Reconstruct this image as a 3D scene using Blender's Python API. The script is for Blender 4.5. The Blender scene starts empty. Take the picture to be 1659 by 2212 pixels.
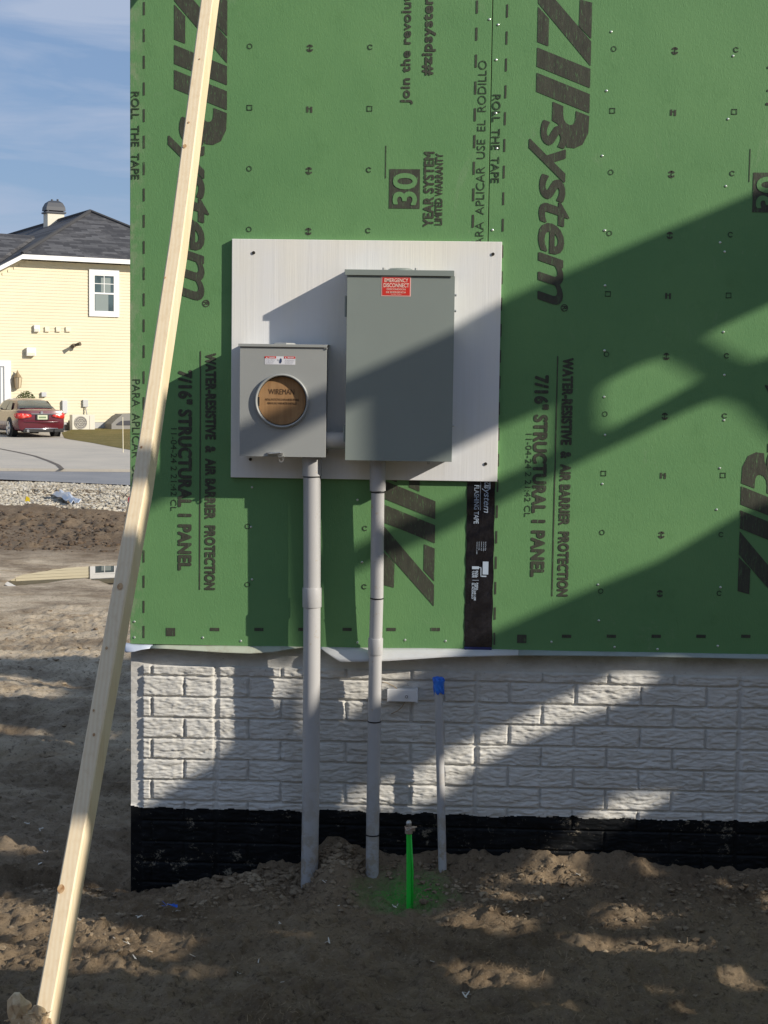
import bpy, bmesh, math, random
import numpy as np
from mathutils import Vector, Matrix
from mathutils.geometry import delaunay_2d_cdt
R = math.radians
sc = bpy.context.scene
col = sc.collection
random.seed(7)
RNG = np.random.RandomState(11)

# ---------------------------------------------------------------- camera
CZ = 1.75
F_PX, CX, CY = 3324.0, 829.5, 1106.0          # focal length and centre in reference units
PITCH, YAW, ROLL = .0868, -.0326, .0141
_f = Vector((math.sin(YAW)*math.cos(PITCH), math.cos(YAW)*math.cos(PITCH), -math.sin(PITCH)))
_r = Vector((math.cos(YAW), -math.sin(YAW), 0)); _u = _r.cross(_f)
RV = _r*math.cos(ROLL)+_u*math.sin(ROLL); UV_ = -_r*math.sin(ROLL)+_u*math.cos(ROLL); FV = _f
CAMLOC = Vector((0, 0, CZ))
cam = bpy.data.cameras.new('camera'); camo = bpy.data.objects.new('camera', cam); col.objects.link(camo)
camo.matrix_world = Matrix(((RV.x, UV_.x, -FV.x, 0), (RV.y, UV_.y, -FV.y, 0), (RV.z, UV_.z, -FV.z, CZ), (0, 0, 0, 1)))
cam.sensor_fit = 'HORIZONTAL'; cam.sensor_width = 36; cam.lens = 36*F_PX/1659.0
cam.clip_start = .05; cam.clip_end = 3000
sc.camera = camo

# ---------------------------------------------------------------- light
EL, AZ = R(25.4), R(115.0)                    # AZ clockwise from +Y
SUN = Vector((math.sin(AZ)*math.cos(EL), math.cos(AZ)*math.cos(EL), math.sin(EL)))
sl = bpy.data.lights.new('sun', 'SUN'); sl.energy = 5.0; sl.angle = R(.5); sl.color = (1, .92, .80)
so = bpy.data.objects.new('sun', sl); col.objects.link(so)
so.rotation_euler = SUN.to_track_quat('Z', 'Y').to_euler(); so.location = (8, -4, 9)
w = bpy.data.worlds.new('World'); sc.world = w; w.use_nodes = True
nt = w.node_tree; nt.nodes.clear()
wo = nt.nodes.new('ShaderNodeOutputWorld'); bg = nt.nodes.new('ShaderNodeBackground')
sky = nt.nodes.new('ShaderNodeTexSky'); sky.sky_type = 'NISHITA'; sky.sun_disc = False
sky.sun_elevation = EL; sky.sun_rotation = AZ; sky.air_density = 1.0; sky.dust_density = .4; sky.ozone_density = 2.0
tc = nt.nodes.new('ShaderNodeTexCoord'); mp = nt.nodes.new('ShaderNodeMapping')
mp.inputs['Scale'].default_value = (3.2, 3.2, 24); mp.inputs['Rotation'].default_value = (0, R(6), R(20))
nz = nt.nodes.new('ShaderNodeTexNoise'); nz.inputs['Scale'].default_value = 1.3; nz.inputs['Detail'].default_value = 7; nz.inputs['Roughness'].default_value = .55
nz.inputs['Distortion'].default_value = .4
cr = nt.nodes.new('ShaderNodeValToRGB'); cr.color_ramp.elements[0].position = .40; cr.color_ramp.elements[1].position = .62
cr.color_ramp.elements[0].color = (.0, .0, .0, 1); cr.color_ramp.elements[1].color = (.97, .97, .97, 1)
mx = nt.nodes.new('ShaderNodeMix'); mx.data_type = 'RGBA'; mx.inputs['B'].default_value = (4.1, 4.95, 6.6, 1)
nt.links.new(tc.outputs['Generated'], mp.inputs['Vector']); nt.links.new(mp.outputs['Vector'], nz.inputs['Vector'])
nt.links.new(nz.outputs['Fac'], cr.inputs['Fac']); nt.links.new(cr.outputs['Color'], mx.inputs['Factor'])
mb = nt.nodes.new('ShaderNodeMix'); mb.data_type = 'RGBA'; mb.inputs['B'].default_value = (2.25, 3.45, 5.9, 1); mb.inputs['Factor'].default_value = .65
nt.links.new(sky.outputs['Color'], mb.inputs['A']); nt.links.new(mb.outputs['Result'], mx.inputs['A']); nt.links.new(mx.outputs['Result'], bg.inputs['Color'])
bg.inputs['Strength'].default_value = .095
nt.links.new(bg.outputs['Background'], wo.inputs['Surface'])
sc.view_settings.view_transform = 'Standard'; sc.view_settings.look = 'None'
sc.view_settings.exposure = 0.08; sc.view_settings.gamma = 1; sc.view_settings.use_curve_mapping = False

# ---------------------------------------------------------------- geometry helpers
D = 5.285                                      # the wall's outer face stands at y = D
def ray(px, py):
    return RV*((px-CX)/F_PX) + UV_*((CY-py)/F_PX) + FV
def W(px, py, Y=D):                            # point of the plane y = Y seen at reference point px, py
    d = ray(px, py); return CAMLOC + d*(Y/d.y)
def WP(px, py, P, n):
    d = ray(px, py); return CAMLOC + d*((P-CAMLOC).dot(n)/d.dot(n))
def G(px, py, z=0.0):
    d = ray(px, py); return CAMLOC + d*((z-CZ)/d.z)

def tag(o, label=None, cat=None, group=None, kind=None):
    if label: o['label'] = label
    if cat: o['category'] = cat
    if group: o['group'] = group
    if kind: o['kind'] = kind
    return o
def empty(name, loc, label=None, cat=None, group=None):
    o = bpy.data.objects.new(name, None); col.objects.link(o); o.location = loc; o.empty_display_size = .1
    return tag(o, label, cat, group)
def origin(o):
    v = Vector((0, 0, 0))
    while o is not None: v += o.location; o = o.parent
    return v
class MB:
    def __init__(s): s.v = []; s.f = []
    def add(s, vs, fs):
        b = len(s.v); s.v += [tuple(v) for v in vs]; s.f += [tuple(b+i for i in f) for f in fs]; return s
    def box(s, x0, x1, y0, y1, z0, z1):
        return s.add([(x0,y0,z0),(x1,y0,z0),(x1,y1,z0),(x0,y1,z0),(x0,y0,z1),(x1,y0,z1),(x1,y1,z1),(x0,y1,z1)],
                     [(0,3,2,1),(4,5,6,7),(0,1,5,4),(1,2,6,5),(2,3,7,6),(3,0,4,7)])
    def obox(s, o, e1, e2, e3):                # oriented box, corner o
        o = Vector(o); P = [o+e1*a+e2*b+e3*c for c in (0,1) for a, b in ((0,0),(1,0),(1,1),(0,1))]
        return s.add(P, [(0,3,2,1),(4,5,6,7),(0,1,5,4),(1,2,6,5),(2,3,7,6),(3,0,4,7)])
    def prism(s, pts, off):                    # planar outline extruded along off
        n = len(pts); off = Vector(off); P = [Vector(p) for p in pts]; P += [p+off for p in P]
        return s.add(P, [tuple(range(n))[::-1], tuple(range(n, 2*n))]+[(i, (i+1) % n, n+(i+1) % n, n+i) for i in range(n)])
    def tube(s, path, rad, n=20, cap=True):
        P = [Vector(p) for p in path]; b = len(s.v); k = len(P)
        rr = rad if hasattr(rad, '__len__') else [rad]*k
        up = None
        for i, p in enumerate(P):
            t = (P[min(i+1, k-1)]-P[max(i-1, 0)]).normalized()
            if up is None: up = t.orthogonal().normalized()
            a = (up - t*up.dot(t)).normalized(); up = a; c = t.cross(a)
            for j in range(n):
                q = 2*math.pi*j/n; s.v.append(tuple(p+(a*math.cos(q)+c*math.sin(q))*rr[i]))
        for i in range(k-1):
            for j in range(n):
                s.f.append((b+i*n+j, b+i*n+(j+1) % n, b+(i+1)*n+(j+1) % n, b+(i+1)*n+j))
        if cap: s.f.append(tuple(b+j for j in range(n))[::-1]); s.f.append(tuple(b+(k-1)*n+j for j in range(n)))
        return s
    def ngon(s, pts): return s.add(pts, [tuple(range(len(pts)))])
    def build(s, name, m, parent=None, smooth=False, bevel=0, seg=2):
        me = bpy.data.meshes.new(name)
        o0 = origin(parent) if parent else Vector((0, 0, 0))
        me.from_pydata([(a-o0.x, b-o0.y, c-o0.z) for a, b, c in s.v], [], s.f); me.materials.append(m); me.update()
        o = bpy.data.objects.new(name, me); col.objects.link(o)
        if parent: o.parent = parent
        if smooth:
            for p in me.polygons: p.use_smooth = True
        if bevel:
            b = o.modifiers.new('bevel', 'BEVEL'); b.width = bevel; b.segments = seg; b.limit_method = 'ANGLE'; b.angle_limit = R(40); b.harden_normals = True
            for p in me.polygons: p.use_smooth = True
        elif smooth == 'auto':
            me.set_sharp_from_angle(angle=R(35))
        return o
def npmesh(name, V, Fq, m, parent=None, smooth=True):
    me = bpy.data.meshes.new(name); V = np.asarray(V, dtype=np.float32); Fq = np.asarray(Fq, dtype=np.int32)
    k = Fq.shape[1]
    me.vertices.add(len(V)); me.vertices.foreach_set('co', V.ravel())
    me.loops.add(Fq.size); me.loops.foreach_set('vertex_index', Fq.ravel())
    me.polygons.add(len(Fq)); me.polygons.foreach_set('loop_start', np.arange(0, Fq.size, k, dtype=np.int32))
    me.update(calc_edges=True); me.validate()
    me.polygons.foreach_set('use_smooth', np.full(len(me.polygons), smooth, dtype=bool))
    me.materials.append(m)
    o = bpy.data.objects.new(name, me); col.objects.link(o)
    if parent: o.parent = parent
    return o

# numpy noise
_perm = RNG.permutation(4096); _val = RNG.rand(4096)
def vnoise(x, y, seed=0):
    xi = np.floor(x).astype(int); yi = np.floor(y).astype(int); fx = x-xi; fy = y-yi
    fx = fx*fx*fx*(fx*(fx*6-15)+10); fy = fy*fy*fy*(fy*(fy*6-15)+10)
    def h(a, b): return _val[(_perm[(a+seed*131) & 4095]+b*57+seed*17) & 4095]
    return (h(xi, yi)*(1-fx)+h(xi+1, yi)*fx)*(1-fy)+(h(xi, yi+1)*(1-fx)+h(xi+1, yi+1)*fx)*fy
def fbm(x, y, oct=4, seed=0, gain=.5):
    s = 0; a = 1; t = 0
    for i in range(oct):
        s = s+a*(vnoise(x*2**i+i*13.7, y*2**i+i*7.3, seed+i)-.5)*2; t += a; a *= gain
    return s/t
def ss(a, b, x): t = np.clip((x-a)/(b-a), 0, 1); return t*t*(3-2*t)

# ---------------------------------------------------------------- material helpers
class M:
    def __init__(s, name, color=(.5, .5, .5), rough=.6, metal=0, spec=.5):
        s.m = bpy.data.materials.new(name); s.m.use_nodes = True; s.t = s.m.node_tree; s.b = s.t.nodes['Principled BSDF']
        s.b.inputs['Base Color'].default_value = (*color, 1); s.b.inputs['Roughness'].default_value = rough
        s.b.inputs['Metallic'].default_value = metal; s.b.inputs['Specular IOR Level'].default_value = spec
        s.c = None; s.color = color; s.nrm = None
        s.tc = s.t.nodes.new('ShaderNodeTexCoord')
    def n(s, t, **kw):
        x = s.t.nodes.new(t)
        for k, v in kw.items(): x.inputs[k.replace('_', ' ')].default_value = v
        return x
    def l(s, a, b): s.t.links.new(a, b)
    def coords(s, scale=(1, 1, 1), rot=(0, 0, 0)):
        mp = s.t.nodes.new('ShaderNodeMapping'); mp.inputs['Scale'].default_value = scale; mp.inputs['Rotation'].default_value = rot
        s.l(s.tc.outputs['Object'], mp.inputs['Vector']); return mp.outputs['Vector']
    def noise(s, scale=10, detail=5, rough=.55, stretch=(1, 1, 1), dist=0, rot=(0, 0, 0)):
        x = s.n('ShaderNodeTexNoise', Scale=scale, Detail=detail, Roughness=rough, Distortion=dist)
        s.l(s.coords(stretch, rot), x.inputs['Vector']); return x.outputs['Fac']
    def ramp(s, fac, p0, p1, c0=(0, 0, 0), c1=(1, 1, 1)):
        r = s.t.nodes.new('ShaderNodeValToRGB'); e = r.color_ramp.elements
        e[0].position = p0; e[1].position = p1; e[0].color = (*c0, 1); e[1].color = (*c1, 1)
        s.l(fac, r.inputs['Fac']); return r.outputs['Color']
    def mix(s, color, fac):                    # lay another colour over the base colour
        x = s.t.nodes.new('ShaderNodeMix'); x.data_type = 'RGBA'
        if s.c is None: x.inputs['A'].default_value = (*s.color, 1)
        else: s.l(s.c, x.inputs['A'])
        if isinstance(color, tuple): x.inputs['B'].default_value = (*color, 1)
        else: s.l(color, x.inputs['B'])
        if isinstance(fac, (int, float)): x.inputs['Factor'].default_value = fac
        else: s.l(fac, x.inputs['Factor'])
        s.c = x.outputs['Result']; s.l(s.c, s.b.inputs['Base Color']); return s
    def bump(s, fac, strength=.3, dist=.002):
        x = s.n('ShaderNodeBump', Strength=strength, Distance=dist); s.l(fac, x.inputs['Height'])
        if s.nrm is not None: s.l(s.nrm, x.inputs['Normal'])
        s.nrm = x.outputs['Normal']; s.l(s.nrm, s.b.inputs['Normal']); return s
    def mul(s, a, b):
        x = s.t.nodes.new('ShaderNodeMath'); x.operation = 'MULTIPLY'; s.l(a, x.inputs[0])
        if isinstance(b, (int, float)): x.inputs[1].default_value = b
        else: s.l(b, x.inputs[1])
        return x.outputs[0]

# sheathing green, coated strand board
GREEN = (.118, .262, .102)
def green_mat():
    m = M('green_sheathing', GREEN, .62, spec=.35)
    m.mix((.142, .295, .115), m.ramp(m.noise(3, 6, .6), .35, .75))
    m.mix((.092, .215, .075), m.mul(m.ramp(m.noise(9, 8, .7), .55, .8), .6))
    m.mix((.30, .36, .22), m.mul(m.ramp(m.noise(55, 3, .6, (1, 1, .6)), .70, .80), .25))
    sx = m.n('ShaderNodeSeparateXYZ'); m.l(m.tc.outputs['Object'], sx.inputs[0])
    ma = m.n('ShaderNodeMapRange'); m.l(sx.outputs['X'], ma.inputs['Value']); ma.inputs['From Min'].default_value = .055; ma.inputs['From Max'].default_value = 0
    m.mix((.30, .33, .22), m.mul(m.mul(ma.outputs['Result'], m.ramp(m.noise(30, 6, .75, (1, 1, .6)), .45, .65)), .75))
    m.mix((.27, .34, .22), m.mul(m.ramp(m.noise(4.5, 9, .8, (1, 1, .45), 1.5), .60, .74), .35))
    m.mix((.06, .13, .05), m.mul(m.ramp(m.noise(7, 9, .8, (2.2, 1, .5), 2), .63, .72), .45))
    m.bump(m.noise(95, 4, .6, (1.6, 1, .55), 1.2), .55, .0016)
    m.bump(m.noise(2.2, 3, .5), .25, .01)
    m.bump(m.noise(420, 2, .5), .15, .0006)
    return m.m
GRN = green_mat()
def ink_mat(name, c, wear=.62, wc=GREEN):
    m = M(name, c, .55, spec=.3)
    m.mix((c[0]*1.7, c[1]*1.7, c[2]*1.6), m.ramp(m.noise(40, 6, .7, (1, 1, .25)), .35, .8))
    m.mix(wc, m.mul(m.ramp(m.noise(300, 4, .7, (1, 1, .12)), wear, wear+.12), .75))
    m.bump(m.noise(95, 4, .6, (1.6, 1, .55), 1.2), .5, .0014)
    return m.m
INK = ink_mat('black_print', (.048, .050, .038), .58)
INK2 = ink_mat('thin_black_print', (.03, .045, .028), .56)

# ---------------------------------------------------------------- text as mesh
_tc = {}
def text2d(s, bold=0.0, shear=0.0, space=1.0):
    k = (s, bold, shear, space)
    if k in _tc: return _tc[k]
    cu = bpy.data.curves.new('t', 'FONT'); cu.body = s; cu.offset = bold; cu.shear = shear; cu.space_character = space; cu.resolution_u = 4
    o = bpy.data.objects.new('t', cu); col.objects.link(o); dg = bpy.context.evaluated_depsgraph_get(); dg.update()
    me = bpy.data.meshes.new_from_object(o.evaluated_get(dg))
    V = np.array([(v.co.x, v.co.y) for v in me.vertices]); Fc = [tuple(p.vertices) for p in me.polygons]
    bpy.data.objects.remove(o); bpy.data.curves.remove(cu); bpy.data.meshes.remove(me)
    mn = V.min(0); mx_ = V.max(0); V = (V-mn)/(mx_-mn); _tc[k] = (V, Fc); return _tc[k]
class Print:                                   # flat marks on the plane y = Y ; coordinates are wall x, z
    def __init__(s, Y): s.m = MB(); s.Y = Y
    def poly(s, pts): s.m.ngon([(x, s.Y, z) for x, z in pts])
    def rect(s, x0, x1, z0, z1): s.poly([(x0, z0), (x1, z0), (x1, z1), (x0, z1)])
    def ring(s, cx, cz, r, w_, n=20, a0=0, a1=360, sq=1.0):
        for i in range(n):
            a = R(a0+(a1-a0)*i/n); b = R(a0+(a1-a0)*(i+1)/n)
            s.poly([(cx+r*math.cos(a), cz+r*sq*math.sin(a)), (cx+r*math.cos(b), cz+r*sq*math.sin(b)),
                    (cx+(r-w_)*math.cos(b), cz+(r-w_)*sq*math.sin(b)), (cx+(r-w_)*math.cos(a), cz+(r-w_)*sq*math.sin(a))])
    def text(s, txt, x0, x1, z0, z1, ori='h', bold=0.0, shear=0.0, space=1.0, fat=0):
        V, Fc = text2d(txt, bold, shear, space)
        if ori == 'h': P = [(x0+(x1-x0)*a, z0+(z1-z0)*b) for a, b in V]
        elif ori == 'down': P = [(x0+(x1-x0)*b, z1-(z1-z0)*a) for a, b in V]
        else: P = [(x1-(x1-x0)*b, z0+(z1-z0)*a) for a, b in V]
        if fat:
            for i, (a, c) in enumerate(((1, 0), (-1, 0), (0, 1), (0, -1), (.7, .7), (-.7, .7), (.7, -.7), (-.7, -.7))):
                s.m.add([(x+a*fat, s.Y-.00006*(i+1), z+c*fat) for x, z in P], Fc)
        s.m.add([(x, s.Y, z) for x, z in P], Fc)
def wb(x0, y0, x1, y1, Y=D):                   # wall-aligned box (xmin,xmax,zmin,zmax) around a seen box
    c = W((x0+x1)/2, (y0+y1)/2, Y); k = (c-CAMLOC).dot(FV)/F_PX
    hw = (x1-x0)/2*k; hh = (y1-y0)/2*k
    return c.x-hw, c.x+hw, c.z-hh, c.z+hh

# ================================================================ SETTING: terrain
PROF_Y = [0, 5, 12, 16, 26, 30, 50, 58, 70, 120, 900]
PROF_Z = [0, 0, -.13, -.18, -.26, -.32, -.42, -.38, -.36, -.5, -3]
base_pts = [(200,1943),(274,1943),(303,1943),(376,1934),(399,1917),(460,1909),(492,1895),(551,1875),(594,1860),(647,1848),(691,1812),(708,1802),(737,1810),(764,1828),(819,1838),(895,1844),(983,1844),(1175,1845),(1337,1850),(1412,1859),(1659,1878),(2000,1900)]
bX = []; bZ = []
for a, b in base_pts:
    p = W(a, b, D+.03); bX.append(p.x); bZ.append(p.z)
PUD = []                                       # puddle outline, found on the ground
WZ = -.165
for a, b in [(5,1265),(22,1252),(45,1243),(70,1238),(95,1233),(125,1229),(150,1226),(185,1224),(215,1223),(262,1222),(300,1223),(320,1232),(300,1250),(262,1266),(238,1263),(205,1254),(180,1250),(150,1252),(125,1256),(95,1260),(60,1263),(30,1267)]:
    p = G(a, b, WZ); PUD.append((p.x, p.y))
PUDN = np.array(PUD)
def poly_sd(X, Y, P):                          # signed distance, negative inside
    d = np.full(X.shape, 1e9); ins = np.zeros(X.shape, bool); n = len(P)
    for i in range(n):
        x0, y0 = P[i]; x1, y1 = P[(i+1) % n]; ex, ey = x1-x0, y1-y0
        t = np.clip(((X-x0)*ex+(Y-y0)*ey)/(ex*ex+ey*ey), 0, 1)
        d = np.minimum(d, np.hypot(X-x0-t*ex, Y-y0-t*ey))
        c = ((y0 > Y) != (y1 > Y)) & (X < (x1-x0)*(Y-y0)/((y1-y0) if abs(y1-y0) > 1e-9 else 1e-9)+x0); ins ^= c
    return np.where(ins, -d, d)
XL = W(281, 1000).x                            # left end of the green wall
_rp = G(885, 1966, 0); RODX, RODY = _rp.x, _rp.y
def height(X, Y):
    z = np.interp(Y, PROF_Y, PROF_Z)
    dw = np.abs(Y-(D+.03)); near = (.42*np.exp(-dw/.05)+.58*np.exp(-dw/.33))*ss(1.6, .9, dw)      # bank against the foundation
    fb = np.interp(X, bX, bZ)
    left = ss(XL-.25, XL-.05, X)
    z = z+near*(fb-z)*np.where(Y > D, left, 1)*ss(XL-1.6, XL-.1, X)
    # hollow round the first pipe and the small mound beside it
    z = z-.080*np.exp(-(((X-W(650,1900,5.15).x)/.09)**2+((Y-5.15)/.12)**2))
    z = z+.05*np.exp(-(((X-W(715,1900,5.15).x)/.11)**2+((Y-5.17)/.10)**2))
    z = z-.035*np.exp(-(((X-W(805,1900,5.15).x)/.07)**2+((Y-5.14)/.08)**2))
    z = z-.035*np.exp(-(((X-RODX)/.16)**2+((Y-RODY)/.16)**2))
    # general relief
    n1 = fbm(X*.55, Y*.55, 4, 3); n2 = fbm(X*3.1, Y*4.3, 4, 5); n3 = fbm(X*14, Y*19, 4, 9); n4 = fbm(X*45, Y*45, 3, 14)
    fine = ss(40, 8, Y)
    z = z+.05*n1*ss(3, 9, Y)*ss(58, 40, Y)+.030*n2*fine+.011*n3*fine+.009*n4*ss(9, 6, Y)
    clump = fbm(X*19, Y*23, 3, 21)
    z = z+.009*(ss(.02, .12, clump)+.6*ss(.2, .28, clump))+.007*np.abs(fbm(X*60, Y*66, 3, 25))*ss(7, 5.6, Y)*(.25+.9*ss(-.25, .35, fbm(X*1.7, Y*1.7, 2, 23)))
    # tyre tracks sweeping by on the left, and ruts churned up near the gravel
    tr = np.sin((Y+.45*X+.35*fbm(X*.5, Y*.5, 2, 31))*5.2)
    z = z+.030*tr*ss(5.8, 6.6, Y)*ss(10.5, 9, Y)
    rz = ss(15.6, 17.0, Y)*ss(21.5, 19.5, Y)
    z = z+rz*(.06*fbm(X*1.9, Y*1.1, 4, 41)+.09*np.abs(fbm(X*5.2, Y*3.2, 4, 44))+.05*np.sin(Y*4.4+.6*X))
    z = z+.07*ss(19.5, 21, Y)*ss(27, 24, Y)*(1+fbm(X*.8, Y*.9, 3, 47))
    # flat bed under road, drive and lawn
    flat = ss(26.2, 27.2, Y)
    z = z*(1-flat)+flat*(np.interp(Y, PROF_Y, PROF_Z)-.03)
    # puddle basin
    m = (Y > 10) & (Y < 19) & (X > -6) & (X < 1)
    if m.any():
        sd = poly_sd(X[m], Y[m], PUDN)+.05*fbm(X[m]*5, Y[m]*5, 3, 55)
        tgt = np.where(sd > 0, WZ+.004+.022*sd, WZ-np.clip(-sd, 0, .3)*.15); k = ss(.15, 2.2, sd); zz = z[m]; zz = np.maximum(zz, WZ+.012)*k+(1-k)*tgt
        z = z.copy(); z[m] = zz
    return z
def hz(x, y): return float(height(np.array([float(x)]), np.array([float(y)]))[0])
def axis(segs):
    out = []
    for a, b, s in segs:
        n = max(1, int(round((b-a)/s))); out += list(a+(b-a)*np.arange(n)/n)
    out.append(segs[-1][1]); return np.array(out)
ax = axis([(-900, -60, 60), (-60, -16, 3), (-16, -8, .3), (-8, -3.2, .035), (-3.2, -1.5, .016), (-1.5, 1.5, .0105), (1.5, 3, .05), (3, 20, 1), (20, 60, 5), (60, 900, 60)])
ay = axis([(-60, -2, 4), (-2, 3, .25), (3, 3.9, .05), (3.9, 5.5, .0105), (5.5, 7.5, .018), (7.5, 12, .03), (12, 28, .07), (28, 60, 1), (60, 140, 5), (140, 1500, 80)])
GX, GY = np.meshgrid(ax, ay); GZ = height(GX.ravel(), GY.ravel())
def gridfaces(ny, nx):
    i = np.arange(ny*nx).reshape(ny, nx); return np.stack([i[:-1, :-1].ravel(), i[:-1, 1:].ravel(), i[1:, 1:].ravel(), i[1:, :-1].ravel()], 1)
m = M('soil', (.285, .212, .135), .95, spec=.2)
sep = m.n('ShaderNodeSeparateXYZ'); m.l(m.tc.outputs['Object'], sep.inputs[0])
mr = m.n('ShaderNodeMapRange'); m.l(sep.outputs['Y'], mr.inputs['Value']); mr.inputs['From Min'].default_value = 5.2; mr.inputs['From Max'].default_value = 8.5
m.mix((.60, .50, .365), mr.outputs['Result'])
mr2 = m.n('ShaderNodeMapRange'); m.l(sep.outputs['Y'], mr2.inputs['Value']); mr2.inputs['From Min'].default_value = 15.4; mr2.inputs['From Max'].default_value = 16.6
m.mix((.42, .31, .19), m.mul(mr.outputs['Result'], m.ramp(m.noise(3.2, 7, .75, (.45, 1.6, 1), 1.0), .52, .64)))
m.mix((.150, .105, .066), m.mul(mr2.outputs['Result'], .9))
m.mix((.13, .088, .052), m.mul(m.ramp(m.noise(1.7, 7, .7), .42, .62), .75))
m.mix((.34, .265, .175), m.mul(m.ramp(m.noise(7, 8, .75), .5, .70), .55))
m.mix((.055, .038, .025), m.mul(m.ramp(m.noise(38, 6, .75), .54, .66), .8))
m.mix((.42, .34, .24), m.mul(m.ramp(m.noise(130, 5, .8), .56, .66), .65))
m.mix((.04, .028, .018), m.mul(m.ramp(m.noise(95, 6, .8), .57, .66), .7))
# overspray of green marking paint round the stake
SP = G(885, 1950, 0)
vm = m.n('ShaderNodeVectorMath'); vm.operation = 'DISTANCE'; m.l(m.tc.outputs['Object'], vm.inputs[0]); vm.inputs[1].default_value = (SP.x-.01, SP.y+.05, 0)
ad = m.n('ShaderNodeMath'); ad.operation = 'ADD'; m.l(vm.outputs['Value'], ad.inputs[0])
m.l(m.mul(m.noise(9, 6, .7), .22), ad.inputs[1])
m.mix((.02, .40, .035), m.mul(m.mul(m.ramp(ad.outputs[0], .12, .31, (1, 1, 1), (0, 0, 0)), m.ramp(m.noise(120, 5, .8), .36, .52)), .9))
m.bump(m.noise(190, 7, .85), 1.0, .008)
m.bump(m.noise(30, 7, .75), .6, .018)
SOIL = m.m
g = npmesh('ground', np.stack([GX.ravel(), GY.ravel(), GZ], 1), gridfaces(len(ay), len(ax)), SOIL)
tag(g, 'bare brown building site soil, churned and littered', 'ground', kind='structure')

# puddle
m = M('puddle_water', (.06, .05, .04), .02, spec=.5); m.b.inputs['IOR'].default_value = 1.33
m.b.inputs['Metallic'].default_value = .0
m.b.inputs['Transmission Weight'].default_value = .0
m.b.inputs['IOR'].default_value = 2.0; m.b.inputs['Roughness'].default_value = .0
m.bump(m.noise(3, 2, .5), .01, .002)
pc = PUDN.mean(0); pts = [((x-pc[0])*1.12+pc[0], (y-pc[1])*1.10+pc[1], WZ) for x, y in PUD]
b = MB(); b.ngon(pts[::-1]); tag(b.build('puddle', m.m), 'shallow still puddle on the soil mirroring the yellow house', 'puddle', kind='structure')

# road, drive, lawn as sheets on the flat bed
def zp(y): return float(np.interp(y, PROF_Y, PROF_Z))
def GP(px, py, lift=0.0):                      # point on the profile terrain
    z = 0
    for _ in range(30): p = G(px, py, z); z = zp(p.y)*.7+z*.3
    return Vector((p.x, p.y, zp(p.y)+lift))
m = M('asphalt', (.22, .22, .225), .85); m.mix((.28, .275, .27), m.ramp(m.noise(.8, 5, .6), .4, .7)); m.mix((.14, .14, .14), m.mul(m.ramp(m.noise(30, 4), .55, .7), .6)); ASPH = m.m
def sheet(name, y0fun, y1fun, xs, lift, mat, label, cat, ny=30):
    V = []
    for j in range(ny+1):
        for x in xs:
            y = y0fun(x)+(y1fun(x)-y0fun(x))*j/ny; V.append((x, y, zp(y)+lift))
    o = npmesh(name, V, gridfaces(ny+1, len(xs)), mat); tag(o, label, cat, kind='structure'); return o
r0 = GP(60, 1038); r1 = GP(240, 1046); c0 = GP(60, 1018); c1 = GP(240, 1019.5)
def line(a, b): return lambda x: a.y+(b.y-a.y)*(x-a.x)/(b.x-a.x)
near_l, far_l = line(r0, r1), line(c0, c1)
xs = np.linspace(-60, 12, 60)
sheet('road', near_l, far_l, xs, .0, ASPH, 'grey asphalt road crossing behind the gravel', 'road')
b = MB()
for i in range(len(xs)-1):                     # a low concrete kerb edge along the far side
    b.add([(xs[i], far_l(xs[i]), zp(far_l(xs[i]))+.002), (xs[i+1], far_l(xs[i+1]), zp(far_l(xs[i+1]))+.002), (xs[i+1], far_l(xs[i+1]), zp(far_l(xs[i+1]))+.06), (xs[i], far_l(xs[i]), zp(far_l(xs[i]))+.06)], [(0, 1, 2, 3)])
m = M('concrete_drive', (.50, .45, .37), .85); m.mix((.42, .385, .325), m.ramp(m.noise(.7, 6, .6), .4, .7)); m.mix((.3, .27, .23), m.mul(m.ramp(m.noise(20, 4), .58, .72), .5)); CONC = m.m
b.build('kerb', CONC); tag(bpy.data.objects['kerb'], 'low concrete kerb where the drive meets the road', 'kerb', kind='structure')
sheet('driveway', far_l, lambda x: 62+0*x, xs, .055, CONC, 'pale concrete driveway under the dark red car', 'driveway', 50)
# curved control joint
b = MB(); J = [(-20, 970), (0, 974), (40, 982), (75, 990), (105, 1001), (125, 1010), (134, 1019)]
JP = [GP(a, b_, .061) for a, b_ in J]
for i in range(len(JP)-1):
    t = (JP[i+1]-JP[i]).normalized(); n_ = Vector((t.y, -t.x, 0))*.05
    b.add([JP[i]-n_, JP[i]+n_, JP[i+1]+n_, JP[i+1]-n_], [(0, 1, 2, 3)])
JO = M('dark_joint', (.12, .10, .08), .9).m
tag(b.build('driveway_joint', JO), 'dark curved joint line in the concrete driveway', 'joint', kind='structure')
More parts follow.
